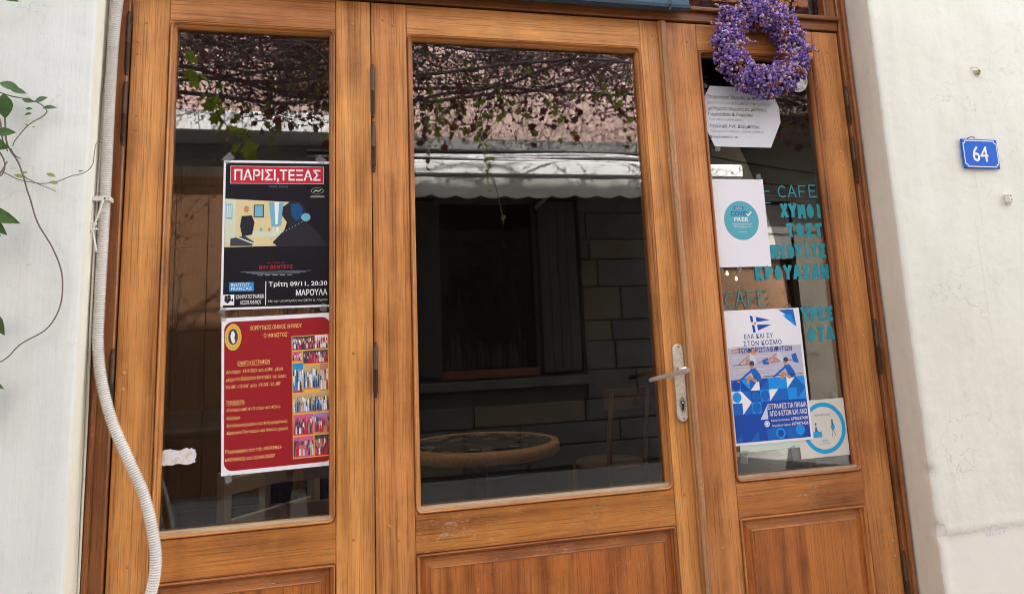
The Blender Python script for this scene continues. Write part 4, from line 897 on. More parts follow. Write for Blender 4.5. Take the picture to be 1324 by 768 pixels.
def leaf_mesh(L, W_, fold=.25, curl=.25):
    """pointed oval leaf with folded midrib, along +x, 18 faces"""
    prof = [(0, .02), (.12, .38), (.3, .85), (.5, 1.0), (.7, .78), (.86, .42), (1, .02)]; vs = []; fs = []
    for t, h in prof:
        zc = -curl*L*t*t
        for s in (-1, 0, 1): vs.append((t*L, s*h*W_/2, zc+abs(s)*h*W_/2*fold))
    for i in range(len(prof)-1):
        for j in (0, 1): a = i*3+j; fs.append((a, a+3, a+4, a+1))
    me = bpy.data.meshes.new('leaf'); me.from_pydata(vs, [], fs); [setattr(p, 'use_smooth', True) for p in me.polygons]; return me
def put_leaf(me, mat, parent, loc, d, nrm, s=1):
    ob = bpy.data.objects.new('leaf', me); COL.objects.link(ob); ob.parent = parent
    if not me.materials: me.materials.append(M[mat])
    d = Vector(d).normalized(); n_ = Vector(nrm); n_ = (n_-d*n_.dot(d)).normalized(); y = n_.cross(d)
    ob.matrix_local = Matrix.Translation(loc) @ Matrix((d, y, n_)).transposed().to_4x4() @ Matrix.Scale(s, 4)
    return ob
lm = [leaf_mesh(1, .52), leaf_mesh(1, .42, .3, .35), leaf_mesh(1, .62, .15, .1)]; lmy = leaf_mesh(1, .5, .2, .15)
for (x, y, z, dx, dz, L, k) in ((-.79, -.17, 2.068, 1, -.25, .05, 0), (-.765, -.17, 2.052, 1, -.1, .035, 0), (-.775, -.175, 2.040, .05, -1, .062, 2), (-.738, -.165, 2.028, 1, -.15, .026, 0), (-.712, -.165, 2.022, .9, .45, .034, 2), (-.693, -.162, 2.008, 1, .3, .030, 1),
        (-.715, -.162, 2.006, -1, .1, .018, 1), (-.716, -.160, 1.994, -1, .02, .02, 1), (-.785, -.19, 1.935, .9, .1, .045, 0), (-.80, -.19, 1.915, 1, -.35, .05, 2), (-.78, -.19, 1.93, .1, -1, .050, 2), (-.80, -.19, 1.90, .5, -1, .05, 2),
        (-.80, -.19, 1.78, 1, -.2, .03, 1), (-.80, -.19, 1.74, 1, .1, .045, 1), (-.80, -.19, 1.745, 1, -.32, .085, 1), (-.80, -.19, 1.735, .9, -.7, .07, 1), (-.80, -.19, 1.72, 1, -.5, .06, 0), (-.80, -.2, 1.715, .7, -.8, .05, 0),
        (-.765, -.18, 1.508, .55, -1, .062, 1), (-.79, -.19, 1.50, .5, -1, .05, 0), (-.805, -.19, 1.49, .4, -1, .05, 2), (-.775, -.19, 1.352, 1, -.30, .055, 1), (-.785, -.19, 1.350, .6, -1, .080, 1), (-.795, -.19, 1.345, .25, -1, .085, 1), (-.80, -.19, 1.33, .5, -1, .085, 0), (-.775, -.2, 1.345, .9, -.8, .06, 1), (-.81, -.2, 1.36, .8, -.4, .06, 0),
        (-.765, -.18, 2.305, 1, .35, .035, 1), (-.79, -.18, 2.30, 1, .15, .05, 1), (-.80, -.18, 2.29, 1, -.1, .04, 1)):
    put_leaf(lm[k], 'leaf', CV, Vector((x, y, z))-O, (dx, random.uniform(-.3, .15), dz), (random.uniform(-.3, .3), -1, random.uniform(.1, .6)), L)
for (x, y, z, dx, dz, L) in ((-.745, -.16, 1.838, 1, -.3, .022), (-.730, -.16, 1.842, 1, .25, .014), (-.676, -.158, 1.842, 1, -.3, .022), (-.668, -.157, 1.822, 1, -.25, .020), (-.608, -.15, 1.850, .9, .2, .012), (-.722, -.157, 1.965, -1, .2, .010), (-.715, -.157, 1.962, 1, -.3, .008)):
    put_leaf(lmy, 'leafy', CV, Vector((x, y, z))-O, (dx, -.1, dz), (0, -1, .4), L)
for k in range(85):      # the bulk of the plant, just outside the left edge
    z = random.uniform(1.25, 2.35); put_leaf(lm[k % 3], 'leaf', CV, Vector((random.uniform(-1.15, -.845)+(.035 if z < 1.5 or 1.65 < z < 1.8 else 0), random.uniform(-.34, -.18), z))-O, (random.uniform(-.6, 1), random.uniform(-.5, .2), random.uniform(-1, .4)), (random.uniform(-.4, .4), -1, random.uniform(0, .7)), random.uniform(.045, .085))

# ------------------------------------------------------------------ inside the cafe
# mosaic table
def roundtable():
    T = thing('mosaic_table', (.645, 1.12, .16), 'round mosaic table with thick wooden rim inside the cafe behind the middle pane', 'table')
    h = .785; r = .345
    mb = MB(); mb.lathe([(r-.03, h), (r-.03, h+.003)], n=48, smooth=False); mb.build('mosaic_top', 'mosaic', T)
    mb = MB(); mb.lathe([(r-.06, h-.045), (r-.01, h-.045), (r, h-.038), (r+.002, h-.012), (r-.004, h+.004), (r-.03, h+.008), (r-.031, h+.0025), (r-.2, h-.001), (.05, h-.002)], n=56); mb.build('rim', 'tablerim', T)
    mb = MB(); mb.lathe([(.03, .02), (.03, h-.05), (.12, h-.046)], n=14); mb.build('pedestal', 'iron', T)
    mb = MB(); mb.lathe([(.22, 0), (.22, .012), (.04, .03)], n=28); mb.build('base', 'iron', T)
roundtable()
# wooden chair
def wchair(loc, rz, label):
    T = thing('wooden_chair', loc, label, 'chair', None, (0, 0, rz))
    mb = MB(); mb.lathe([(.17, .44), (.205, .445), (.21, .455), (.20, .468), (.1, .463)], n=28); mb.build('seat', 'chseat', T)
    for x, y in ((-.15, -.15), (.15, -.15), (-.16, .15), (.16, .15)):
        mb = MB(); mb.tube([(x*1.15, y*1.2, 0), (x, y, .445)] if y < 0 else [(x*1.15, y*1.25, 0), (x, y, .445), (x, y+.02, .65), (x, y+.06, .88)], .014, 8); mb.build('leg', 'chwood', T)
    mb = MB(); 
    for z0, z1 in ((.78, .90),):
        for k in range(6):
            a0, a1 = -.19+k*.38/6, -.19+(k+1)*.38/6; f = lambda a: .20-.9*(a*a)
            mb.add([(a, f(a)+o_, z) for a in (a0, a1) for o_ in (0, .012) for z in (z0, z1)], [(0, 1, 3, 2), (4, 6, 7, 5), (0, 4, 5, 1), (2, 3, 7, 6), (0, 2, 6, 4), (1, 5, 7, 3)])
    mb.build('backrest', 'chwood', T)
wchair((1.68, 2.30, .16), R(205), 'beech chair with round straw seat inside the cafe, right of the mosaic table')
# grey ladder back chairs
def gchair(loc, rz, label):
    T = thing('ladderback_chair', loc, label, 'chair', 'grey ladder back chairs behind the left pane', (0, 0, rz))
    for x in (-.19, .19):
        mb = MB(); mb.bevbox(x-.018, x+.018, -.20, -.17, 0, .87, .004); mb.build('leg', 'greych', T)
        mb = MB(); mb.bevbox(x-.018, x+.018, .17, .20, 0, .45, .004); mb.build('leg', 'greych', T)
    for z in (.80, .68, .56):
        mb = MB(); mb.bevbox(-.19, .19, -.192, -.178, z, z+.05, .003); mb.build('slat', 'greych', T)
    mb = MB(); mb.bevbox(-.21, .21, -.168, .21, .45, .475, .006); mb.build('seat', 'greych', T)
gchair((-.31, .58, .16), R(48), 'grey ladder back chair behind the left pane, nearer the jamb'); gchair((.0, .68, .16), R(-3), 'grey ladder back chair behind the left pane, nearer the middle leaf')
# table with blue cloth
T = thing('blue_table', (-.62, 1.25, .16), 'dark blue topped table inside the cafe behind the torn sticker', 'table')
mb = MB(); mb.lathe([(.30, .915), (.46, .92), (.465, .94), (.455, .955), (.2, .956)], n=40); mb.build('tabletop', 'bluedk', T); mb = MB(); mb.lathe([(.2, 0), (.03, .03), (.03, .92)], n=16); mb.build('pedestal', 'iron', T)
# cabinet of warm wood
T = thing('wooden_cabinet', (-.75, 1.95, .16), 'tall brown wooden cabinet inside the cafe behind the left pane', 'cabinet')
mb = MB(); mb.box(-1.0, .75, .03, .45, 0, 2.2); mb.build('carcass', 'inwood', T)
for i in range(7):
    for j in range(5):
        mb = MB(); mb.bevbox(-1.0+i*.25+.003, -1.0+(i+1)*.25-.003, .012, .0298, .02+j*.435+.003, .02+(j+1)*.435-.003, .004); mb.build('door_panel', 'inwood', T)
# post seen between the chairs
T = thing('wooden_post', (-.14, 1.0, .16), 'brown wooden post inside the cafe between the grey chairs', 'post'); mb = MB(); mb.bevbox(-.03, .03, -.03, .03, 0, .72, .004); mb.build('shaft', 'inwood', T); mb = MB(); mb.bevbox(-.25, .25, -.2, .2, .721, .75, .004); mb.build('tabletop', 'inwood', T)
# string lights
T = thing('string_lights', (2.2, 1.6, 2.1), 'string of small warm bulbs glowing inside the cafe', 'string lights')
bl = [(2.125, 1.6, 1.60), (2.19, 1.6, 1.69), (2.245, 1.6, 1.66), (2.46, 1.7, 1.98)]
mb = MB(); mb.tube([Vector(p)-Vector((2.2, 1.6, 2.1))+Vector((0, 0, .035)) for p in catmull([(1.9, 1.6, 1.62)]+bl+[(2.9, 1.7, 2.2)], .03)], .0025, 5); mb.build('wire', 'cabled', T)
for b_ in bl:
    mb = MB(); mb.lathe([(.001, -.009), (.006, -.005), (.0075, .001), (.005, .008), (.003, .015)], n=10); mb.build('bulb', 'bulb', T, Vector(b_)-Vector((2.2, 1.6, 2.1)))

for lx, ly in ((.75, .55), (-.45, .75), (2.2, .9)):  # added fill lamps, out of view, brightening the furniture behind the panes
    T = thing('pendant_lamp', (lx, ly, 2.86), ['lit pendant lamp inside the cafe over the mosaic table', 'lit pendant lamp inside the cafe over the grey chairs', 'lit pendant lamp inside the cafe behind the right leaf'][(lx < 0)+2*(lx > 2)], 'lamp', 'pendant lamps inside the cafe')
    mb = MB(); mb.tube([(0, 0, .12), (0, 0, .15)], .003, 6); mb.build('cord', 'cabled', T); mb = MB(); mb.lathe([(.02, .12), (.03, .10), (.10, .02), (.104, .02), (.034, .105), (.02, .125)], n=20); mb.build('lamp_shade', 'iron', T)
    mb = MB(); mb.lathe([(.002, -.01), (.02, .0), (.024, .02), (.012, .05), (.008, .07)], n=12); mb.build('bulb', 'bulb', T)
    pl = bpy.data.lights.new('lamp_light', 'POINT'); pl.energy = 1.8 if lx < 2 else .9; pl.color = (1, .72, .45); pl.shadow_soft_size = .03; po = bpy.data.objects.new('lamp_light', pl); COL.objects.link(po); po.parent = T; po.location = (0, 0, -.05)

# ------------------------------------------------------------------ across the street (seen mirrored in the panes)
YO = -5.46
SB = thing('stone_shop_building', (2.2, YO, 0), 'grey stone shop building with pink upper storey across the street, mirrored in the middle pane', 'building')
def wpart(T, name, fn, mat, parent=None):
    mb = MB(); fn(mb); worldmesh(mb, T.location); return mb.build(name, mat, parent or T)
SX0, SX1 = .15, 4.25
wpart(SB, 'shop_wall', lambda mb: (mb.box(SX0, .62, YO-.5, YO, 0, 3.36), mb.box(SX0, SX1, YO-.5, YO, 0, .98), mb.box(2.66, SX1, YO-.5, YO, .98, 3.36), mb.box(.62, 2.66, YO-.5, YO, 2.86, 3.36)), 'mortar')
wpart(SB, 'ledge', lambda mb: mb.bevbox(SX0, SX1, YO-.3, YO+.10, 3.37, 3.50, .01), 'ledge')
wpart(SB, 'upper_wall', lambda mb: mb.box(SX0, SX1, YO-.5, YO-.02, 3.502, 5.6), 'pink')
wpart(SB, 'roof', lambda mb: mb.box(SX0-.2, SX1+.1, YO-6, YO+.25, 5.601, 5.75), 'roof')
wpart(SB, 'side_wall', lambda mb: (mb.box(SX0, SX0+.2, YO-6, YO-.5, 0, 5.6), mb.box(SX1-.2, SX1, YO-6, YO-.5, 0, 5.6), mb.box(SX0, SX1, YO-6.2, YO-6, 0, 5.6)), 'pink')
rnd = random.Random(4); z = .04; rown = 0
while z < 3.3:
    h = rnd.choice([.22, .30, .36]); h = min(h, 3.35-z); x = SX0
    while x < SX1-.05:
        w_ = rnd.uniform(.4, 1.35); x2 = min(x+w_, SX1)
        if SX1-x2 < .2: x2 = SX1
        segs = []
        if z+h > .96 and z < 2.9:      # leave the window opening free
            if x < .60: segs.append((x, min(x2, .60)))
            if x2 > 2.68: segs.append((max(x, 2.68), x2))
        else: segs.append((x, x2))
        for a, b in segs:
            if b-a < .08: continue
            oc = (1.2 < z+h/2 < 1.85 and a < 2.95 < b+.3) and rnd.random() < .9
            wpart(SB, 'stone', lambda mb: mb.bevbox(a+.006, b-.006, YO-.01, YO+rnd.uniform(.014, .034), z+.006, z+h-.006, .010, seg=2), 'stone2' if oc or rnd.random() < .08 else 'stone')
        x = x2
    z += h
# shop window between open shutters
wf_ = wpart(SB, 'window', lambda mb: (mb.box(1.09, 1.14, YO-.12, YO+.015, .98, 2.86), mb.box(2.15, 2.20, YO-.12, YO+.015, .98, 2.86), mb.box(1.14, 2.15, YO-.12, YO+.015, 2.80, 2.86)), 'shutter')
wpart(SB, 'window_board', lambda mb: mb.box(1.141, 2.149, YO-.12, YO+.04, .98, 1.06), 'redwood', wf_)
wpart(SB, 'pane', lambda mb: mb.box(1.14, 2.15, YO-.05, YO-.046, 1.06, 2.80), 'dimglass', wf_)
wpart(SB, 'shop_interior', lambda mb: (mb.box(1.09, 2.2, YO-1.3, YO-1.25, .9, 3), mb.box(1.09, 2.2, YO-1.25, YO-.06, .99, 1.03)), 'darkin')
for a, b in ((.66, 1.085), (2.205, 2.63)):
    s_ = wpart(SB, 'shutter', lambda mb: mb.bevbox(a, b, YO+.0, YO+.05, 1.0, 2.82, .006), 'shutter')
    for k in range(4): wpart(SB, 'shutter_board', lambda mb: mb.bevbox(a+.01+k*(b-a-.02)/4+.003, a+.01+(k+1)*(b-a-.02)/4-.003, YO+.0502, YO+.058, 1.02, 2.8, .003), 'shutter', s_)
    for zz in (1.25, 1.95, 2.6): wpart(SB, 'shutter_hinge', lambda mb: mb.bevbox(a+.05 if a > 1 else b-.20, a+.20 if a > 1 else b-.05, YO+.0582, YO+.064, zz, zz+.03, .002), 'iron', s_)
wpart(SB, 'window_sill', lambda mb: mb.bevbox(.55, 2.75, YO+.0, YO+.09, .86, .955, .01), 'stone')
# goods in the shop window
gl = [('glass_vase', [(.03, 0), (.05, .04), (.045, .14), (.02, .2), (.03, .24)]), ('candlestick', [(.05, 0), (.05, .01), (.012, .03), (.018, .12), (.01, .2), (.03, .24), (.012, .26), (.012, .36)]), ('figurine', [(.04, 0), (.05, .06), (.03, .14), (.035, .2), (.018, .26), (.028, .30), (.02, .34)])]
M['pale_glass'] = flat('pale ornament', (.8, .8, .78), .3)
for k in range(15):
    nm, prf = gl[k % 3]; s = rnd.uniform(.45, 1.25); x = 1.20+k*.062+rnd.uniform(-.01, .01); mb = MB(); mb.lathe([(r*s*.8, h*s) for r, h in prf], n=10); o = mb.build(nm, 'pale_glass', None, (x, YO-.09-rnd.uniform(0, .08), 1.065))
    tag(o, ['pale glass vase on the mirrored shop window shelf', 'pale candlestick on the mirrored shop window shelf', 'small pale figurine on the mirrored shop window shelf'][k % 3], ['vase', 'candlestick', 'figurine'][k % 3], 'pale %s in the shop window' % ['vases', 'candlesticks', 'figurines'][k % 3])
# awning
AW = thing('shop_awning', (2.2, -4.46, 2.9), 'grey white shop awning with scalloped valance, mirrored in the middle pane', 'awning')
AX0, AX1 = .3, 4.15
wpart(AW, 'front_bar', lambda mb: mb.bevbox(AX0, AX1, -4.50, -4.43, 2.895, 3.03, .012), 'cassette')
def canvas(mb):
    mb.add([(AX0+.01, -4.5, 3.02), (AX1-.01, -4.5, 3.02), (AX1-.01, YO+.04, 3.20), (AX0+.01, YO+.04, 3.20)], [(0, 1, 2, 3)]); mb.add([(AX0+.01, -4.5, 3.016), (AX1-.01, -4.5, 3.016), (AX1-.01, YO+.04, 3.196), (AX0+.01, YO+.04, 3.196)], [(3, 2, 1, 0)])
wpart(AW, 'canopy', canvas, 'fabric')
def val(mb):
    n = 170; top = []; 
    for i in range(n+1):
        x = AX0+.01+(AX1-AX0-.02)*i/n; ph = (x/.232) % 1; zb = 2.705-.022*abs(math.sin(math.pi*ph))*1.4+.006*math.sin(x*3); y = -4.462+.010*math.sin(x*9)+.006*math.sin(x*23)
        top.append(((x, -4.462, 2.90), (x, y, (2.9+zb)/2), (x, y*1.0+.004, zb)))
    for yo in (0, -.002):
        o = len(mb.v)
        for c in top: mb.v += [(p[0], p[1]+yo, p[2]) for p in c]
        for i in range(n):
            for j in (0, 1): a = o+i*3+j; mb.f.append([a, a+1, a+4, a+3]); mb.mi.append(0); mb.sm.append(True)
wpart(AW, 'valance', val, 'fabric')
for x in (.8, 2.2, 3.7): wpart(AW, 'awning_arm', lambda mb: mb.tube([(x, YO+.05, 2.75), (x+.1, -4.95, 2.88), (x, -4.52, 2.96)], .018, 8), 'cassette')
# cables on the ledge
T = thing('cable_bundle', (2.2, -5.3, 3.2), 'bundle of white cables strung along the opposite wall above the awning', 'cables')
for k in range(4):
    zz = 3.262+k*.020; mb = MB(); mb.tube([(x-2.2, -5.30+5.3+.012*math.sin(x*3+k*2)-.02*k, zz-3.2+.018*math.sin(x*1.7+k)-(.06*max(0, x-3.2))) for x in [-.2+i*.15 for i in range(33)]], .016, 6); mb.build('cable', 'cable' if k != 1 else 'cabled', T)

# brown shopfront with slab on the left
LB = thing('brown_shopfront', (-1.4, YO, 0), 'low building with brown painted doors and pale slab across the street on the left', 'building')
wpart(LB, 'wall', lambda mb: mb.box(-3.6, .13, YO-.5, YO-.05, 0, 3.415), 'grayp')
wpart(LB, 'pale_slab', lambda mb: mb.bevbox(-3.8, .14, YO-.4, YO+.45, 3.42, 3.62, .01), 'cassette')
wpart(LB, 'upper_wall', lambda mb: mb.box(-3.6, .13, YO-.5, YO-.06, 3.622, 5.9), 'pink')
wpart(LB, 'upper_window', lambda mb: mb.bevbox(-.5, .0, YO-.06, YO-.02, 4.0, 5.1, .01), 'inwood')
wpart(LB, 'roof', lambda mb: mb.box(-3.8, .13, YO-6, YO+.3, 5.901, 6.05), 'roof')
wpart(LB, 'side_wall', lambda mb: (mb.box(-3.6, -3.4, YO-6, YO-.5, 0, 5.9), mb.box(-3.6, .13, YO-6.2, YO-6, 0, 5.9)), 'grayp')
for k in range(11):
    wpart(LB, 'door_board', lambda mb: mb.bevbox(-3.2+k*.295, -3.2+(k+1)*.295-.006, YO-.049, YO-.01, .05, 2.98, .004), 'brownp')
wpart(LB, 'door_head', lambda mb: mb.bevbox(-3.3, .1, YO-.049, YO+.01, 2.982, 3.07, .005), 'brownp')
# cream building on the right
RB = thing('cream_building', (6.5, YO, 0), 'cream building with projecting eave and pillar across the street on the right', 'building')
wpart(RB, 'wall', lambda mb: (mb.box(4.27, 9, YO-.5, YO, 2.84, 5.2), mb.box(5.38, 5.74, YO-.5, YO, 0, 2.84), mb.box(7.4, 9, YO-.5, YO, 0, 2.84)), 'creamw')
wpart(RB, 'shopfront', lambda mb: (mb.box(4.27, 5.38, YO-.4, YO-.12, 0, 2.84), mb.box(5.74, 7.4, YO-.4, YO-.12, 0, 2.84)), 'brownp')
wpart(RB, 'roller_box', lambda mb: (mb.bevbox(4.30, 5.36, YO-.119, YO-.02, 2.15, 2.80, .01)), 'grayp')
wpart(RB, 'eave', lambda mb: (mb.add([(4.2, YO+.9, 3.62), (9, YO+.9, 3.62), (9, YO, 3.50), (4.2, YO, 3.50), (4.2, YO+.9, 3.74), (9, YO+.9, 3.74), (9, YO, 3.74), (4.2, YO, 3.74)], [(0, 3, 2, 1), (4, 5, 6, 7), (0, 1, 5, 4), (2, 3, 7, 6), (0, 4, 7, 3), (1, 2, 6, 5)])), 'creamw')
wpart(RB, 'roof', lambda mb: mb.box(4.27, 9.2, YO-6, YO+.3, 5.201, 5.35), 'roof')
wpart(RB, 'side_wall', lambda mb: (mb.box(4.27, 4.4, YO-6, YO-.5, 0, 5.2), mb.box(8.8, 9, YO-6, YO-.5, 0, 5.2), mb.box(4.27, 9, YO-6.2, YO-6, 0, 5.2)), 'creamw')
for k, (z0, z1, sag) in enumerate(((3.30, 3.12, .12), (3.05, 2.92, .06), (2.88, 2.84, .05))):
    T = thing('wall_cable', (6, YO+.3, z0), ['highest', 'middle', 'lowest'][k]+' of the black cables hanging across the cream building front', 'cable')
    mb = MB(); mb.tube([(4.2+i*.25-6, 0, (z1-z0)*i/14-sag*math.sin(math.pi*i/14)) for i in range(15)], .011, 5); mb.build('sheath', 'cabled', T)
# unseen house added at the left street end to cut sky light from there
T = thing('corner_house', (-9, -2.6, 0), 'grey corner house closing the street on the left, outside the picture', 'building')
mb = MB(); mb.box(-3, 2.2, -6, 1.6, 0, 6.5); mb.build('wall', 'grayp', T); mb = MB(); mb.box(-3.2, 2.4, -6.2, 1.8, 6.502, 6.65); mb.build('roof', 'roof', T)

# ------------------------------------------------------------------ overhead grapevine
GV = thing('overhead_vine', (1.9, -3.3, 3.5), 'tangled purple brown vine strung over the street, mirrored at the top of the panes', 'vine')
O2 = Vector(GV.location)
def vine():
    rnd = random.Random(9); br = MB(); lf = {k: MB() for k in ('vl1', 'vl2', 'vl3', 'vl4')}
    def lobed(p, s, key):
        d = Vector((rnd.uniform(-1, 1), rnd.uniform(-1, 1), rnd.uniform(-1.4, .3))).normalized(); n_ = Vector((rnd.uniform(-1, 1), rnd.uniform(-1, 1), rnd.uniform(-.5, 1))); n_ = (n_-d*n_.dot(d)).normalized(); y = n_.cross(d)
        o = [(0, 0), (.25, .5), (.5, .32), (.8, .42), (.75, .15), (1, 0), (.75, -.15), (.8, -.42), (.5, -.32), (.25, -.5)]
        vs = [Vector(p)+d*(a*s)+y*(b*s)+n_*(abs(b)*s*.35) for a, b in o]; lf[key].add(vs, [(0, 1, 2), (0, 2, 3, 4), (0, 4, 5), (0, 5, 6), (0, 6, 7, 8), (0, 8, 9)])
    def walk(p, d, L, r, droop, leafp, keys, ls=(.03, .055), wig=.45, zmin=0, ymin=-3.75):
        pts = [p.copy()]; st = .07
        for i in range(int(L/st)):
            d = (d+Vector((rnd.uniform(-wig, wig), rnd.uniform(-wig, wig), rnd.uniform(-wig, wig)-droop))*.5).normalized(); p = p+d*st; p.z = max(p.z, zmin); p.y = min(max(p.y, ymin), -2.2); pts.append(p.copy())
            if rnd.random() < leafp: lobed(p, rnd.uniform(*ls), rnd.choice(keys))
        if len(pts) > 2: br.tube(pts, [r*(1-.6*i/len(pts)) for i in range(len(pts))], 4, cap=False)
        return pts
    for k in range(1000):
        if noise.noise(Vector((k*.013, 0, 0))) < -.25: continue      # a second, farther layer against the wall
        walk(Vector((rnd.uniform(-2.6, 6.6), rnd.gauss(-4.85, .12), max(3.75, 4.2+rnd.gauss(0, .2)))), Vector((rnd.uniform(-1, 1), rnd.uniform(-.6, .6), rnd.uniform(-.6, .6))), rnd.uniform(.3, .9), rnd.uniform(.0025, .006), .0, .8, ['vl1']*9+['vl3'], (.02, .04), zmin=3.7, ymin=-5.2)
    # main canes along the street
    for k in range(13):
        z = rnd.uniform(3.3, 3.9); y = rnd.uniform(-3.5, -2.7); pts = walk(Vector((-3.2, y, z)), Vector((1, 0, 0)), 11, rnd.uniform(.010, .020), 0, .25, ['vl1'], (.02, .035), wig=.26, zmin=3.28)
    for k in range(4400):      # thicket of thin twigs
        x = rnd.uniform(-2.4, 6.6); y = rnd.gauss(-3.1, .25); z = 3.55+rnd.gauss(0, .2)
        if z < 3.16: z = rnd.uniform(3.16, 3.7)
        if noise.noise(Vector((x*1.6, z*2.5, 7))) < -.40+.45*(z < 3.5): continue
        walk(Vector((x, y, z)), Vector((rnd.uniform(-1, 1), rnd.uniform(-.6, .6), rnd.uniform(-.6, .6))), rnd.uniform(.3, .9), rnd.uniform(.0022, .0065), .1, .8, ['vl1']*12+['vl3', 'vl2'], (.016, .036), zmin=3.12)
    # hanging tresses
    for k in range(360):
        x = rnd.uniform(-2.2, 6.4); dens = .5+.5*noise.noise(Vector((x*1.4, 0, 3)))
        if rnd.random() > dens+.15: continue
        L = rnd.uniform(.15, .62); walk(Vector((x, rnd.uniform(-3.4, -2.7), rnd.uniform(3.2, 3.45))), Vector((0, 0, -1)), L, .0025, .5, .85, ['vl2', 'vl4', 'vl3', 'vl1'] if noise.noise(Vector((x*2.2, 5, 0))) > -.1 else ['vl1', 'vl1', 'vl2'], (.04, .08), .5)
    for x, z1 in ((.98, 2.02), (1.2, 2.85), (1.55, 2.8), (2.05, 2.82), (2.3, 2.75), (.7, 2.85), (.85, 2.9), (2.6, 2.8)):
        z = 3.35; pts = []
        while z > z1: pts.append(Vector((x+.03*math.sin(z*7), -2.0-.9*min(1, max(0, (z-2.3)/1.0)), z))); z -= .05
        br.tube(pts, .003, 4, cap=False)
        for p in pts:
            for _ in range(2):
                if rnd.random() < .5: lobed(p+Vector((rnd.uniform(-.03, .03), 0, 0)), rnd.uniform(.035, .06), rnd.choice(['vl4', 'vl2', 'vl4']))
    # runner of green leaves along the awning line
    pts = walk(Vector((.75, -3.6, 3.16)), Vector((1, 0, -.02)), 2.3, .004, .0, .7, ['vl4', 'vl2'], (.05, .08), .3)
    # a near strand with bigger leaves, by the left pane
    base = [(-.70, -1.2, 3.1), (-.66, -1.15, 2.85), (-.61, -1.06, 2.69), (-.55, -1.06, 2.57), (-.49, -1.06, 2.46), (-.45, -1.06, 2.38), (-.40, -1.06, 2.31), (-.355, -1.06, 2.25)]
    br.tube(catmull(base, .03), .0022, 5, cap=False)
    for p in base[1:]:
        lobed(Vector(p), .085, 'vl4'); lobed(Vector(p)+Vector((.02, 0, -.02)), .07, 'vl4'); lobed(Vector(p)+Vector((-.01, .01, .01)), .06, 'vl4')
    stuff(worldmesh(br, O2).build('canes', 'bark', GV))
    for k, m_ in lf.items(): stuff(worldmesh(m_, O2).build({'vl1': 'dried_leaves', 'vl2': 'olive_leaves', 'vl3': 'red_leaves', 'vl4': 'green_leaves'}[k], k, GV))
vine()
T = thing('vine_wire', (2, -3.3, 3.5), 'pair of steel wires carrying the vine across the street', 'wire')
for y in (-3.7, -2.9):
    mb = MB(); mb.tube([(-12, y+3.3, .12), (-2, y+3.3, .0), (10, y+3.3, .12)], .004, 5); mb.build('wire', 'rust', T)

# ------------------------------------------------------------------ the person taking the picture (seen only mirrored, legs under the red poster)
PX, PY = -.17, -2.62
PS = thing('person', (PX, PY, 0), 'standing person in navy jeans and dark jacket holding up a phone' , 'person')
def skin(name, joints, edges, mat, root=0, sub=2, parent=PS):
    me = bpy.data.meshes.new(name); me.from_pydata([j[:3] for j in joints], edges, []); o = bpy.data.objects.new(name, me); COL.objects.link(o); o.parent = parent; me.materials.append(M[mat])
    m_ = o.modifiers.new('Skin', 'SKIN'); me.skin_vertices.new() if not me.skin_vertices else None
    for i, j in enumerate(joints): me.skin_vertices[0].data[i].radius = (j[3], j[4] if len(j) > 4 else j[3]); me.skin_vertices[0].data[i].use_root = (i == root)
    m_.use_smooth_shade = True; s_ = o.modifiers.new('Sub', 'SUBSURF'); s_.levels = sub; s_.render_levels = sub
    return o
# facing +y (trunk and legs stay well inside the clothes)
body = [(0, 0, .92, .10, .07), (0, .0, 1.08, .09, .065), (0, -.005, 1.28, .11, .075), (0, -.01, 1.40, .07, .055), (0, 0, 1.48, .052, .052), (0, .01, 1.54, .055, .06), (0, .02, 1.60, .077, .092), (0, .01, 1.68, .060, .075),
        (-.17, -.01, 1.37, .055), (-.21, .10, 1.17, .043), (-.10, .30, 1.30, .033), (-.07, .37, 1.36, .025), (.17, -.01, 1.37, .055), (.24, .09, 1.16, .043), (.25, .28, 1.30, .033), (.24, .37, 1.37, .025),
        (-.10, 0, .84, .05), (-.115, .03, .47, .04), (-.12, -.02, .09, .036), (.10, 0, .84, .05), (.125, .03, .47, .04), (.14, -.02, .09, .036)]
ed = [(0, 1), (1, 2), (2, 3), (3, 4), (4, 5), (5, 6), (6, 7), (3, 8), (8, 9), (9, 10), (10, 11), (3, 12), (12, 13), (13, 14), (14, 15), (0, 16), (16, 17), (17, 18), (0, 19), (19, 20), (20, 21)]
skin('body', body, ed, 'skin')
skin('jeans', [(0, 0, .97, .150, .12), (0, 0, .90, .155, .125), (-.10, 0, .82, .098), (-.115, .03, .47, .078), (-.12, -.015, .11, .068), (.10, 0, .82, .098), (.125, .03, .47, .078), (.14, -.015, .11, .068)], [(0, 1), (1, 2), (2, 3), (3, 4), (1, 5), (5, 6), (6, 7)], 'jeans', 1)
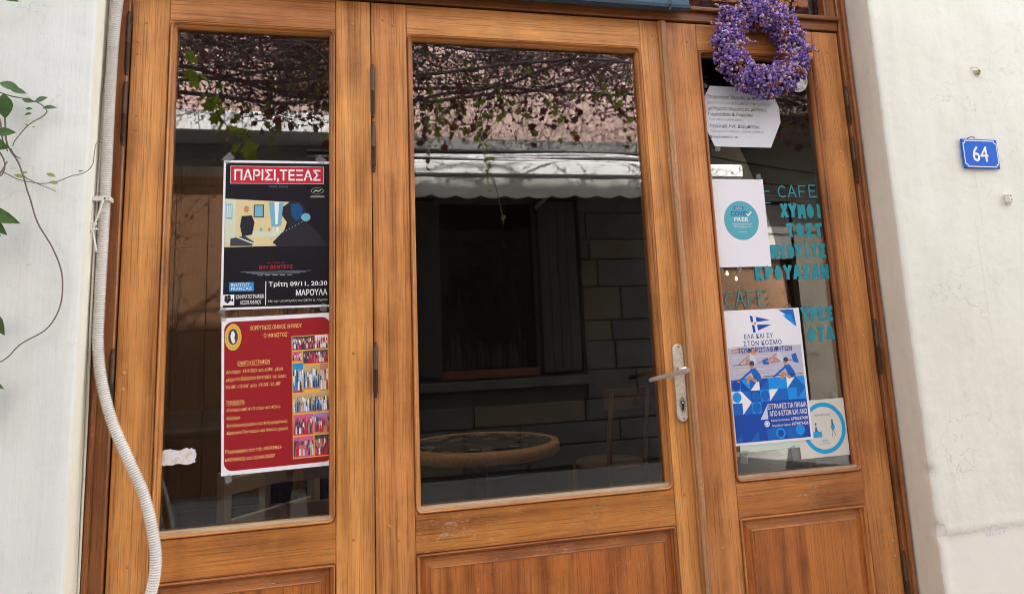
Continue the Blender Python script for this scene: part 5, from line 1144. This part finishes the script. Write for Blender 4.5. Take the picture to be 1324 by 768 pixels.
skin('jacket', [(0, 0, .90, .165, .13), (0, 0, 1.08, .15, .115), (0, -.005, 1.28, .175, .13), (0, -.01, 1.41, .115, .09), (0, 0, 1.46, .072, .07), (-.17, -.01, 1.37, .068), (-.21, .10, 1.17, .055), (-.11, .28, 1.29, .042), (.17, -.01, 1.37, .068), (.24, .09, 1.16, .055), (.25, .26, 1.29, .042)], [(0, 1), (1, 2), (2, 3), (3, 4), (3, 5), (5, 6), (6, 7), (3, 8), (8, 9), (9, 10)], 'jacket', 1)
skin('hair', [(0, -.005, 1.71, .078, .085), (0, -.035, 1.66, .088, .07), (0, -.05, 1.60, .075, .05)], [(0, 1), (1, 2)], 'hair', 0)
for s in (-1, 1):
    skin('ear', [(s*.078, .02, 1.61, .010, .016), (s*.082, .012, 1.585, .008, .012)], [(0, 1)], 'skin', 0, 1)
    mb = MB(); mb.lathe([(.001, -.010), (.009, -.005), (.010, .002), (.004, .009)], n=10, axis='Y'); mb.build('eye', 'eye', PS, (s*.032, .103, 1.615))
    x = s*.13; mb = MB(); mb.tube([(x-.0, -.07, .045), (x, .02, .05), (x, .12, .04), (x, .18, .03)], [.04, .048, .045, .022], 10); mb.build('shoe', 'shoe', PS)
skin('nose', [(0, .108, 1.60, .009), (0, .122, 1.582, .012)], [(0, 1)], 'skin', 0, 1)
mb = MB(); mb.tube([(-.024, .100, 1.550), (0, .106, 1.548), (.024, .100, 1.550)], [.003, .006, .003], 8); mb.build('mouth', 'redwood', PS)
# hands gripping the phone sides
for s, wx in ((-1, -.07), (1, .24)):
    inn = -s
    hj = [(wx, .37, 1.365, .022), (wx+inn*.01, .40, 1.385, .026, .016)]; he = [(0, 1)]
    for f_, (dz, L_) in enumerate(((.030, .062), (.014, .070), (-.002, .066), (-.016, .052))):
        i0 = len(hj); hj += [(wx+inn*.012, .425, 1.385+dz, .009), (wx+inn*.022, .430+L_*.18, 1.388+dz, .0085), (wx+inn*(.022+L_*.35), .436, 1.390+dz, .0075)]; he += [(1, i0), (i0, i0+1), (i0+1, i0+2)]
    i0 = len(hj); hj += [(wx+inn*.020, .395, 1.405, .010), (wx+inn*.045, .400, 1.412, .008)]; he += [(1, i0), (i0, i0+1)]
    skin('hand', hj, he, 'skin', 0, 1)
T = thing('phone', (-.0, -2.1935, 1.395), 'black phone held up level by the person', 'phone'); mb = MB(); mb.bevbox(-.075, .075, -.004, .004, -.036, .036, .003); mb.build('phone_body', 'phone', T)
